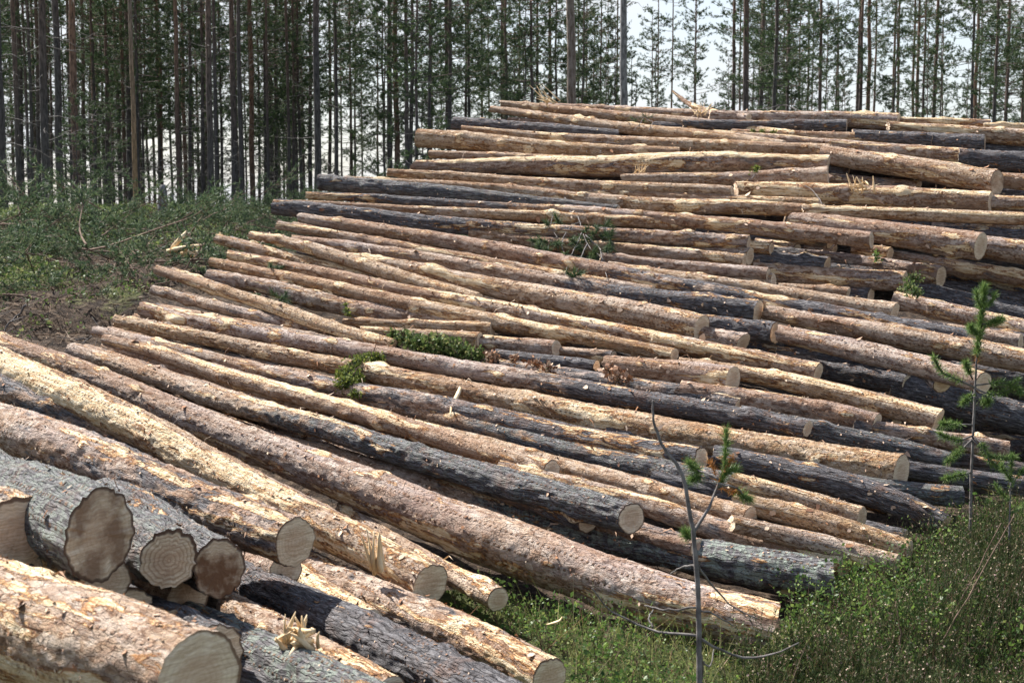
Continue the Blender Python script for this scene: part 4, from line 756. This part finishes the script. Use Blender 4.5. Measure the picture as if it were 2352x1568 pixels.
# (x at the base, width of the trunk on the tracing grid, kind, label)
TR = [(12,24,'tall0','big dark trunk at the very left edge, pale on its right side'),(58,14,'tall1',None),(38,9,'mid0',None),(92,10,'tall1',None),(112,20,'tall0','thick dark pine left of the paler twiggy one'),
 (146,18,'tall3','brownish pine with thin dead twigs left of the reddish one'),(180,18,'tall2','straight reddish trunk, thickest between the left edge and the bare pole'),(201,11,'tall1',None),(218,9,'mid1',None),(234,8,'tall3',None),(256,8,'mid2',None),
 (281,11,'tall1',None),(303,13,'tall0',None),(359,8,'tall3',None),(378,12,'tall2','reddish trunk right of the bare pole, beside the broken stump'),(400,7,'tall1',None),(431,11,'tall2','brown trunk standing before the bright gap right of the bare pole'),(449,7,'tall0',None),(466,6,'mid1',None),(479,6,'tall3',None),(502,5,'tall0',None),
 (541,15,'tall3','tall dark trunk leaning right above the cut branches'),(556,10,'tall0',None),(562,9,'tall1',None),(584,13,'tall2','reddish straight trunk right of the leaning one'),(621,7,'tall0',None),(644,8,'tall3',None),(656,6,'tall0',None),(695,6,'mid3',None),(716,11,'tall1',None),
 (731,17,'tall3','stout trunk right behind the charcoal black log tip'),(760,10,'tall1',None),(773,7,'tall0',None),(808,7,'tall3',None),(834,5,'tall0',None),(870,6,'tall2',None),(898,13,'tall0','dark trunk close beside the tall reddish one, left of the thick blunt log'),
 (912,14,'tall2','tall reddish trunk above the left tips of the upper logs'),(992,8,'tall2',None),(1033,8,'tall0',None),(1017,5,'mid2',None),(1105,8,'tall1','bare greyish trunk above the broken black log'),(1154,8,'tall3','slightly bent brown trunk over the highest left tips'),(1192,9,'tall2',None),(1201,6,'mid0',None),(1265,11,'tall0','dark trunk left of the thick peeled dead one'),
 (1310,24,'dead_peeled','thickest standing dead trunk, cream wood bared at its foot'),(1333,10,'dead_grey','slim silvery dead trunk right behind the thick peeled one'),(1344,6,'tall2',None),(1424,20,'dead_grey','stout silvery grey dead trunk at the middle of the crest'),(1414,7,'tall2','thin brown trunk touching the stout silvery one'),(1497,5,'mid1',None),(1508,5,'tall0',None),(1539,6,'tall2','thin rusty trunk behind the curved broken tip'),
 (1681,11,'tall0','dark trunk with wide drooping dead branches, left of the black one'),(1708,16,'tall0','thick nearly black trunk right of the middle'),(1722,8,'dead_tan','slender golden trunk between the black one and the greyish one'),(1741,12,'tall3','greyish trunk right of the slender golden one'),(1760,6,'mid3',None),(1779,6,'tall1',None),(1845,8,'tall1',None),(1857,5,'tall0',None),
 (1911,6,'tall0',None),(1917,9,'dead_tan','pale tan trunk right of the centre of the crest'),(1958,10,'tall0','dark trunk left of the broad pinkish one'),(1986,12,'tall2','broad pinkish red trunk above the topmost big round face'),(1996,8,'tall0','dark trunk right beside the broad pinkish one'),
 (2045,9,'tall1','left one of the paired brown trunks that meet at the base'),(2052,9,'tall2','right one of the paired brown trunks that meet at the base'),(2088,9,'tall2','slim orange brown trunk left of the grey straight one'),(2098,10,'tall3','grey straight trunk of the close pair at the upper right'),(2133,11,'tall0','dark straight trunk right of the close grey and orange pair'),(2158,6,'mid2',None),(2227,11,'tall2','red brown trunk standing alone near the right edge'),(2265,5,'mid1',None),(2300,5,'mid3',None),(2340,5,'tall0',None)]
for x, w, k, lb in TR:
    if lb is None:
        lb = 'slender trunk in the dense dark part of the forest edge, left of the stack' if x < 700 else ('slender trunk rising behind the left tips of the upper logs' if x < 1230 else 'slender trunk rising behind the crest of the stack on the right')
    nm = 'dead_tree' if k.startswith('dead') else 'pine_tree'
    tree(x, w, k, lb, {'s': 'x'}.get(k, GE + (' left of the stack' if x < 700 else ' behind the stack')), name=nm, cat='dead tree' if nm == 'dead_tree' else 'tree')
# the weathered pole-like dead pine in the left clearing
tree(317, 12, 'dead_tan', 'bare pale dead pole with patchy bark standing in front of the left forest', GE + ' left of the stack', d=30, name='dead_tree', cat='dead tree')
rs = np.random.default_rng(5)
GY = {'L': ('green pine in the thick of the left forest', 'pines deep in the left forest'), 'M': ('green pine filling the space behind the left log tips', 'pines behind the left log tips'), 'R': ('green pine with a loose crown far behind the right half of the crest', 'pines far behind the right half of the crest')}
def fill(n, x0, x1, d0, d1, keys, zone):
    for _ in range(n):
        x = rs.uniform(x0, x1); d = d0 + (d1 - d0) * rs.uniform() ** .8; k = keys[rs.integers(len(keys))]
        w = PROTO[k][2] * 2 * (rs.uniform(.42, .75) if k.startswith('tall') else rs.uniform(.7, 1.15)) / d * FPX
        tree(x, w, k, GY[zone][0], GY[zone][1], d=d)
fill(74, -60, 720, 48, 88, ['mid0', 'mid1', 'mid2', 'mid3', 'mid4', 'tall0', 'tall1'], 'L')
fill(16, -60, 640, 40, 62, ['tall0', 'tall1', 'tall3', 'tall2'], 'L')
fill(26, 650, 1300, 42, 80, ['mid0', 'mid1', 'mid2', 'mid3', 'mid4'], 'M'); fill(8, 840, 1280, 50, 75, ['young1', 'young2'], 'M')
fill(38, 1280, 2420, 46, 86, ['mid0', 'mid1', 'mid2', 'mid3', 'mid4', 'young2'], 'R'); fill(12, 1300, 2420, 46, 70, ['young1', 'young2'], 'R')
tree(955, 8, 'young2', 'young bright green pine beside the thick blunt log tip', GE + ' behind the stack', d=34)
# two small pines growing out of the brushwood
for x, d, lb in ((215, 27, 'small bright green pine poking out of the brushwood, left of the bare pole'), (262, 28, 'slim light green pine just left of the bare pole'), (185, 25, 'lowest young pine in the brushwood on the left')):
    t_ = tree(x, 7, 'young0', lb, 'small pines in the brushwood', d=d); t_.scale = (.42, .42, .36)
# broken stump beside the forest edge
g = Geo(); P = np.zeros((7, 3)); P[:, 2] = np.linspace(-.1, .62, 7); tube(g, P, np.array([.12, .11, .10, .10, .09, .08, .05]), 10); P2 = P.copy(); P2[:, 0] += .17; P2[:, 2] *= .75; tube(g, P2, np.full(7, .04), 7)
s_ = obj('stump', g.mesh('stump', [M['trunk_grey']])); s_.location = (at(378, 470, 27)[0], 27, float(ground_z(np.array([at(378, 470, 27)[0]]), np.array([27.0]))[0])); tag(s_, 'grey broken stump with a frayed top before the left forest', 'stump')
# ---------------------------------------------------------------- small things on and before the stack
def P_(x, y, d): return at(x, y, d)
def stick(g, pts, d, r0, r1, m=0, n=16, sides=6, jit=0.0):
    """pts on the tracing grid, with d one depth or one per point"""
    ds = d if isinstance(d, (list, tuple)) else [d] * len(pts); S = curve([at(x, y, q) for (x, y), q in zip(pts, ds)], n)
    if jit: S[1:-1] += rng.normal(0, jit, S[1:-1].shape)
    tube(g, S, np.linspace(r0, r1, n), sides, m); return S
def needles(g, S, n, l, w, m, spread=.55, fwd=.8):
    i = rng.uniform(0, len(S) - 1.001, n); i0 = i.astype(int); p = S[i0] + (S[i0 + 1] - S[i0]) * (i - i0)[:, None]; d = unit(S[i0 + 1] - S[i0])
    V, T = blades(p, unit(d * fwd + rng.normal(0, spread, (n, 3))), rng.uniform(.7, 1.15, n) * l, w); g.add(V, None, T, m)
# leafless sapling in front of the low stack
root = empty('sapling', at(1605, 1640, 5.6)); bx = np.array(root.location)
tag(root, 'thin grey half bare pine sapling in the foreground with few green needles', 'sapling')
def child(name, g, mats, root, smooth=True):
    me = g.mesh(name, mats, smooth); me.transform(Matrix.Translation(-Vector(root.location))); return obj(name, me, root)
g = Geo(); D5 = 5.6
stick(g, [(1605,1720),(1606,1500),(1600,1300),(1585,1180),(1565,1085),(1520,1020),(1500,955),(1500,918)], D5, .0125, .0035, n=40, sides=8, jit=.0012); child('stem', g, [M['twig']], root)
g = Geo()
for pts, r0 in [([(1590,1225),(1625,1170),(1650,1110),(1665,1060)],.008),([(1606,1460),(1540,1455),(1480,1440),(1400,1400),(1360,1350)],.006),([(1606,1465),(1650,1490),(1720,1512),(1780,1500),(1835,1475)],.007),
    ([(1602,1300),(1570,1300),(1540,1318)],.006),([(1600,1395),(1530,1400),(1480,1390)],.005),([(1604,1400),(1640,1410),(1690,1440)],.005),([(1598,1290),(1625,1330),(1680,1390),(1740,1420)],.005),([(1606,1470),(1615,1540),(1608,1580)],.006),
    ([(1650,1110),(1690,1120),(1710,1140)],.005),([(1650,1100),(1620,1085),(1590,1075)],.005),([(1500,1440),(1490,1420),(1500,1400)],.004),([(1606,1510),(1630,1530),(1640,1490)],.004)]:
    g = Geo(); stick(g, pts, [D5, D5 + .05, D5 + .12, D5 + .1, D5 + .05][:len(pts)], r0, .0025, n=12, jit=.0015); child('branch', g, [M['twig']], root)
g = Geo()
for pts in [[(1663,1075),(1667,1030),(1668,990)],[(1615,1085),(1595,1075),(1582,1062)],[(1690,1125),(1705,1138),(1722,1146)],[(1612,1095),(1600,1098),(1590,1100)],[(1655,1110),(1668,1085),(1690,1075)],[(1590,1240),(1580,1232),(1575,1222)]]:
    S = curve([at(x, y, D5 + .1) for x, y in pts], 8); needles(g, S, 340, .044, .0032, 0)
for pts in [[(1650,1110),(1670,1070),(1682,1050)],[(1645,1105),(1640,1080),(1632,1062)],[(1655,1120),(1680,1128),(1700,1130)]]:
    S = curve([at(x, y, D5 + .1) for x, y in pts], 8); needles(g, S, 90, .036, .0028, 1)
child('needles', g, [M['needle_near'], M['needle_rust']], root, False)
# young pine on the right
D9 = 8.6; root = empty('young_pine', at(2228, 1225, D9)); tag(root, 'young green pine about waist high standing before the shaded recess on the right', 'young pine')
g = Geo(); STEM = stick(g, [(2228,1235),(2231,1100),(2236,980),(2240,880),(2246,800),(2255,720),(2260,660)], D9, .010, .004, n=30, sides=8, jit=.001); child('stem', g, [M['twig']], root)
g = Geo(); NB = []
for pts in [[(2238,890),(2200,872),(2160,850),(2145,820)],[(2238,890),(2272,905),(2310,898),(2338,872)],[(2240,885),(2280,880),(2320,882),(2345,900)],[(2236,905),(2226,912),(2212,925)],[(2234,870),(2224,850),(2218,832)],[(2240,900),(2262,925),(2270,920)],
    [(2234,1000),(2205,1010),(2180,1005),(2158,995)],[(2233,1005),(2262,1040),(2295,1052),(2330,1050)],[(2232,1010),(2200,1040),(2175,1060)],[(2234,1000),(2255,1020),(2275,1060),(2300,1075)],[(2250,770),(2236,762),(2230,750)],[(2252,745),(2280,740),(2300,732)],
    [(2230,1085),(2205,1090),(2170,1098)],[(2232,975),(2190,975),(2165,972)]]:
    g = Geo(); S = stick(g, pts, [D9, D9 - .05, D9 - .1, D9 - .12][:len(pts)], .006, .003, n=9, jit=.001); NB.append(S); child('branch', g, [M['twig']], root)
g = Geo(); S = STEM[-12:]; needles(g, S, 1500, .06, .005, 0, .5); 
for S in NB: needles(g, S[2:], 420, .05, .0045, 0, .7)
for a in [[(2250,770),(2270,745),(2302,735)],[(2250,770),(2240,755),(2228,752)],[(2255,710),(2246,690),(2242,672)],[(2256,712),(2275,695),(2284,678)]]:
    needles(g, curve([at(x, y, D9 - .03) for x, y in a], 8), 260, .046, .0042, 0)
needles(g, STEM[17:20], 60, .04, .004, 1)
child('needles', g, [M['needle_near'], M['needle_rust']], root, False)
root = empty('young_pine', at(2318, 1235, 8.3)); tag(root, 'smaller yellowish green pine shoot in the heather at the right edge', 'young pine')
g = Geo(); S2 = stick(g, [(2318,1240),(2320,1150),(2325,1045)], 8.3, .006, .003, n=14); child('stem', g, [M['twig']], root)
g = Geo(); needles(g, S2[9:], 300, .045, .0045, 0)
for pts in [[(2320,1120),(2340,1090),(2352,1075)],[(2320,1150),(2298,1130),(2285,1110)],[(2322,1100),(2305,1080),(2300,1065)],[(2319,1180),(2345,1165),(2360,1150)]]:
    needles(g, stick(g, pts, 8.3, .003, .002, 0, 6), 160, .04, .004, 0)
child('needles', g, [M['needle_near']], root, False)
# thin bare stems in the heather, bottom right
for i, (pts, d) in enumerate([([(2110,1570),(2180,1440),(2280,1270),(2330,1180)],6.9),([(2140,1560),(2190,1420),(2300,1200)],7.2),([(2060,1560),(2068,1460),(2058,1380)],6.9)]):
    g = Geo(); stick(g, pts, d, .005, .002, n=14, jit=.004); o = obj('bare_stem', g.mesh('bare_stem', [M['twig_red']])); tag(o, ['longest reddish bare stem slanting out of the heather', 'second reddish stem leaning right, just behind the longest one', 'short upright reddish stem at the heather edge'][i], 'plant stem', 'bare reddish stems in the heather')
# moss and shrublet clumps on the logs
def clump(name, spots, label, cat, mat, n, ls, twigs=10, far=.0):
    g = Geo(); spots = [(x, y, r * .85) for x, y, r in spots]; c = np.array([at(x, y, float(depth(x, y)) - .22 + far) for x, y, r in spots])
    for (x, y, r), q in zip(spots, c):
        rr = r * float(depth(x, y)) / FPX; N = int(n * (r / 20) ** 2); p = rng.standard_t(3, (N, 3)).clip(-3, 3) * .4 * rr * np.array([1.2, .8, .8]) + q
        V, F = leaves(p, ls * rng.uniform(.5, 1.4, N), .3, .7); g.add(V, F)
        for _ in range(twigs):
            a = q + rng.normal(0, .3, 3) * rr; b = a + unit(rng.normal(0, 1, 3) + [0, 0, .5]) * rr * rng.uniform(.8, 2.2); tube(g, curve([a, b], 4), np.linspace(.004, .002, 4), 4, 1)
        V, T = blades(rng.normal(0, .4, (N // 3, 3)) * rr + q, unit(rng.normal(0, 1, (N // 3, 3)) + [0, 0, .3]), .05, .004); g.add(V, None, T, 2)
    o = obj(name, g.mesh(name, [mat, M['twig_red'], M['needle']], False)); tag(o, label, cat); return o
clump('moss_clump', [(862,824,16),(845,830,20),(820,845,24),(800,862,22),(795,882,20),(830,838,22),(812,872,18),(815,905,10)], 'bright green moss clump hanging across the red barked log', 'moss clump', M['moss'], 1500, .022)
clump('shrublet_clump', [(905,770,14),(930,778,20),(960,790,22),(985,795,24),(1010,800,28),(1040,800,26),(1060,808,20),(1000,785,20),(1090,815,18)], 'torn off leafy green shrublets lying before the pale round log ends', 'plant clump', M['leaf_far'], 700, .032)
clump('bark_debris', [(1130,820,16),(1230,838,12),(1260,845,14),(1400,850,12),(1420,862,18),(1440,872,10),(1180,826,12)], 'brown bark debris scattered on the grey logs in mid stack', 'bark debris', M['flake'], 160, .045)
clump('green_sprig', [(793,700,6),(795,712,7),(800,722,6)], 'little bright green sprig standing on the dull reddish log', 'sprig', M['moss'], 700, .022, 2)
clump('moss_tuft', [(1738,386,8),(1734,396,9)], 'small moss tuft on the thick banded log near its right end', 'moss clump', M['moss'], 800, .025, 2)
clump('moss_tuft', [(1730,301,5),(1750,302,6),(1775,303,6)], 'tiny green moss tuft on the log below the charcoal one', 'moss clump', M['moss'], 1000, .022, 1)
clump('moss_tuft', [(2098,640,16),(2090,660,18),(2100,672,14)], 'dark mossy tuft at the end of the yellow patched shaded log', 'moss clump', M['leaf_far'], 500, .025, 6)
clump('leafy_sprig', [(2011,580,7),(2014,588,8),(2014,596,7)], 'tiny leafy sprig hanging in the gap below the centre right log', 'sprig', M['leaf'], 260, .028, 3)
# cut pine branches caught between logs
def caught(name, bones, tufts, label, r=.007, dz=-.25, l=.085, w=.008, cnt=70):
    g = Geo()
    for pts in bones:
        ds = [float(depth(x, y)) + dz for x, y in pts]; stick(g, pts, ds, r, .003, n=12, jit=.004)
    for x, y, rr in tufts:
        q = at(x, y, float(depth(x, y)) + dz); s = rr * float(depth(x, y)) / FPX
        for _ in range(max(3, int(rr / 4))):
            a = q + rng.normal(0, .5, 3) * s; b = a + unit(rng.normal(0, 1, 3)) * .1; needles(g, curve([a, b], 4), cnt, l, w, 1)
    o = obj(name, g.mesh(name, [M['twig'], M['needle']], False)); tag(o, label, 'branch', 'branches caught in the stack')
caught('pine_branch', [[(1292,448),(1325,490),(1335,520),(1350,560),(1390,600)],[(1325,490),(1370,485),(1400,492)],[(1335,510),(1310,520),(1290,560),(1300,590)],[(1345,540),(1375,570),(1385,610),(1395,640)],[(1340,530),(1320,570),(1305,600),(1298,640)],[(1330,500),(1290,480),(1265,510),(1280,545)],[(1350,560),(1330,600),(1325,620)]],
 [(1275,530,16),(1300,520,14),(1260,565,18),(1250,580,16),(1310,560,16),(1340,545,16),(1370,540,16),(1400,560,12),(1330,600,16),(1290,590,16),(1360,590,14),(1400,550,10),(1320,640,8),(1240,560,12),(1385,520,10)], 'grey forked pine branch with drooping green needles caught in the middle of the stack')
caught('pine_branch', [[(1450,275),(1480,272),(1500,282)],[(1478,272),(1470,285),(1455,300)],[(1500,282),(1490,300)]], [(1465,275,5),(1490,272,5)], 'small needled twig lying on the second highest left log', .005, -.15, .07, .008, 16)
caught('pine_branch', [[(640,690),(652,680),(668,678)]], [(640,685,9),(638,695,7)], 'little green pine twig on the dull reddish log', .004, -.15, .07, .008, 50)
caught('pine_branch', [[(622,611),(640,612)]], [(630,612,8),(622,613,6)], 'tiny pine twig on the smooth tan log near its left tip', .004, -.12, .06, .008, 50)
caught('pine_branch', [[(1772,398),(1745,392),(1725,410),(1700,415)],[(1745,392),(1735,380)]], [], 'bare dark twig beside the moss tuft on the banded log', .006, -.2)
caught('pine_branch', [[(1790,415),(1840,422),(1868,440),(1890,475),(1884,500)]], [], 'thin black twig bowed over the thick pale splintered log', .005, -.25)
caught('pine_branch', [[(1352,330),(1380,326),(1420,330),(1450,333)],[(1360,330),(1350,340),(1348,350)],[(1395,329),(1382,340),(1378,352)]], [], 'dark hooked twigs over the thick sagging log', .006, -.15)
caught('pine_branch', [[(1750,262),(1775,246),(1810,244),(1840,256)],[(1775,246),(1800,240),(1830,252)],[(1790,245),(1780,255)]], [], 'tangled bare twigs on the crest right of the curved tip', .006, -.05)
caught('pine_branch', [[(935,1042),(960,1050),(985,1058),(1010,1080)],[(940,1050),(965,1062)]], [], 'thin dark twig lying on the longest pinkish log', .005, -.1)
# bark strips, splinters, chips
def strip(name, pts, w, label, mat='splinter', dz=-.16, cat='bark strip', d=None, thick=.004):
    ds = [(float(depth(x, y)) + dz) if d is None else d for x, y in pts]; S = curve([at(x, y, q) for (x, y), q in zip(pts, ds)], 12); T, A, B = frame_along(S); g = Geo()
    ww = w * np.sin(np.linspace(.35, 2.9, 12))[:, None] ; th = thick
    A2 = A * np.cos(.5) + B * np.sin(.5); B2 = np.cross(A2, T)
    ring = np.stack([S - A2 * ww, S - A2 * ww + B2 * th, S + A2 * ww + B2 * th * .6, S + A2 * ww], 1); n = 4; i = np.arange(11)[:, None]; j = np.arange(n)[None]; k = (j + 1) % n
    g.add(ring.reshape(-1, 3), np.concatenate([np.stack([i * n + j, i * n + k, (i + 1) * n + k, (i + 1) * n + j], -1).reshape(-1, 4), [[3, 2, 1, 0], [44, 45, 46, 47]]])); o = obj(name, g.mesh(name, [M[mat]])); tag(o, label, cat); return o
strip('bark_strip', [(1066,872),(1058,890),(1048,912),(1038,930),(1034,955)], .016, 'curled yellow bark strip draped over two logs in mid stack')
strip('bark_strip', [(1292,1416),(1285,1425),(1268,1431),(1255,1434)], .007, 'small curled bark shaving lying on the green shrublets', d=7.0)
strip('bark_strip', [(405,905),(430,908),(455,910),(478,905)], .03, 'brown curled bark flake on the pinkish log at the left', 'flake')
strip('bark_strip', [(1880,740),(1905,737),(1925,742),(1950,748)], .03, 'broad lifted bark flap on the mottled tan log', 'flake')
def splinters(name, x, y, d, n, l, r, label, dirn=(0, 0, 1), spread=.25, flat=.012):
    flat *= .5; n = int(n * 1.8)
    g = Geo(); c = at(x, y, d)
    for _ in range(n):
        dr = unit(np.array(dirn) + rng.normal(0, spread, 3)); b = c + rng.normal(0, r, 3) * np.array([1, .5, .4]); e = b + dr * l * rng.uniform(.5, 1.1); tube(g, curve([b - dr * .03, (b + e) / 2 + rng.normal(0, .004, 3), e], 5), np.array([1, 1, .8, .5, .12]) * flat * rng.uniform(.5, 1.2), 5)
    o = obj(name, g.mesh(name, [M['splinter']])); tag(o, label, 'wood splinters')
splinters('upright_splinter', 868, 1300, 7.25, 5, .19, .022, 'upright torn wood splinter standing on the half stripped log', (-.1, 0, 1), .10, .03)
splinters('splintered_knot', 690, 1465, 5.35, 14, .10, .035, 'white splintered knot on the lichen grey log near the bottom', (0, -.3, .8), .6, .026)
splinters('splintered_wood', 1975, 430, 14.75, 9, .14, .06, 'white torn splinters standing on the thick pale log', (-.8, 0, .5), .5, .022)
splinters('splintered_wood', 1260, 236, 18.6, 6, .30, .07, 'pale splinters sticking up at the crest of the stack', (-.8, 0, .6), .25, .018)
splinters('splintered_wood', 1612, 261, 17.9, 8, .2, .06, 'short white splinters at the root of the curved tip', (.2, 0, .8), .6, .015)
splinters('splintered_wood', 508, 548, 14.55, 7, .09, .02, 'frayed white tip wood on the log with the broken left end', (-.6, 0, .7), .4, .01)
splinters('splintered_wood', 1474, 400, 16.1, 10, .16, .04, 'bristling grey splinters in the middle of the pale roller marked log', (.1, -.2, .9), .4, .01)
# dead branches and wood scraps on the left clearing
for i, (pts, d, r, lb) in enumerate([
 ([(330,660),(400,640),(460,575),(458,560)],16,.014,'long reddish dead branch lifted out of the brushwood heap'),([(215,725),(290,715),(350,700),(372,706)],15.5,.012,'pale curved dead branch below the long reddish one'),
 ([(500,640),(540,655),(575,630),(612,620),(670,598)],20,.013,'wavy bare branch right of the broken stump'),([(80,808),(160,785),(225,768),(235,748)],13.2,.012,'bent stick lying on the churned soil'),
 ([(95,505),(108,470),(120,437)],22,.016,'short grey stick standing up from the brushwood'),([(510,580),(535,600),(558,640),(566,668)],18,.012,'slanting thin dead branch near the slender log tips'),
 ([(160,695),(210,678),(250,690),(265,710)],15,.012,'pale forked stick in the lower brushwood'),([(60,700),(10,760),(0,790)],13.4,.014,'grey stick at the left edge above the soil'),([(340,560),(400,590),(430,620)],19,.016,'brown broken branch under the dead pole'),
 ([(180,660),(260,640),(330,625),(420,612)],17,.010,'thin reddish branch lying flat over the brushwood'),([(240,800),(200,812),(150,818)],12.8,.008,'thin dark twig on the ground by the lowest left tips')]):
    pts = [(x, y) for x, y in pts]; g = Geo(); S = stick(g, pts, d, r * .8, r * .3, n=16, jit=.012)
    for q in (5, 9, 12): e = S[q] + unit(rng.normal(0, 1, 3) + [0, 0, .3]) * .22; tube(g, curve([S[q], e], 5), np.linspace(r * .4, .002, 5), 4)
    o = obj('dead_branch', g.mesh('dead_branch', [M['twig_red' if i in (0, 8, 9) else 'twig']])); tag(o, lb, 'branch', 'dead branches on the clearing')
for lx, ly, lb in ((385, 668, None),):
    X, Y, Z = at(720/1.7415 + 0, 577, 18.5)
    g = Geo(); 
    for _ in range(7): b = np.array([X, Y, Z]) + rng.normal(0, .08, 3) * [1, 1, .2]; e = b + unit(np.array([1, .2, .1]) + rng.normal(0, .25, 3)) * .35; tube(g, curve([b, e], 4), np.array([.03, .035, .03, .01]), 5)
    tag(obj('wood_scrap', g.mesh('wood_scrap', [M['splinter']])), 'pale broken wood scrap lying in the middle of the clearing', 'wood scrap')
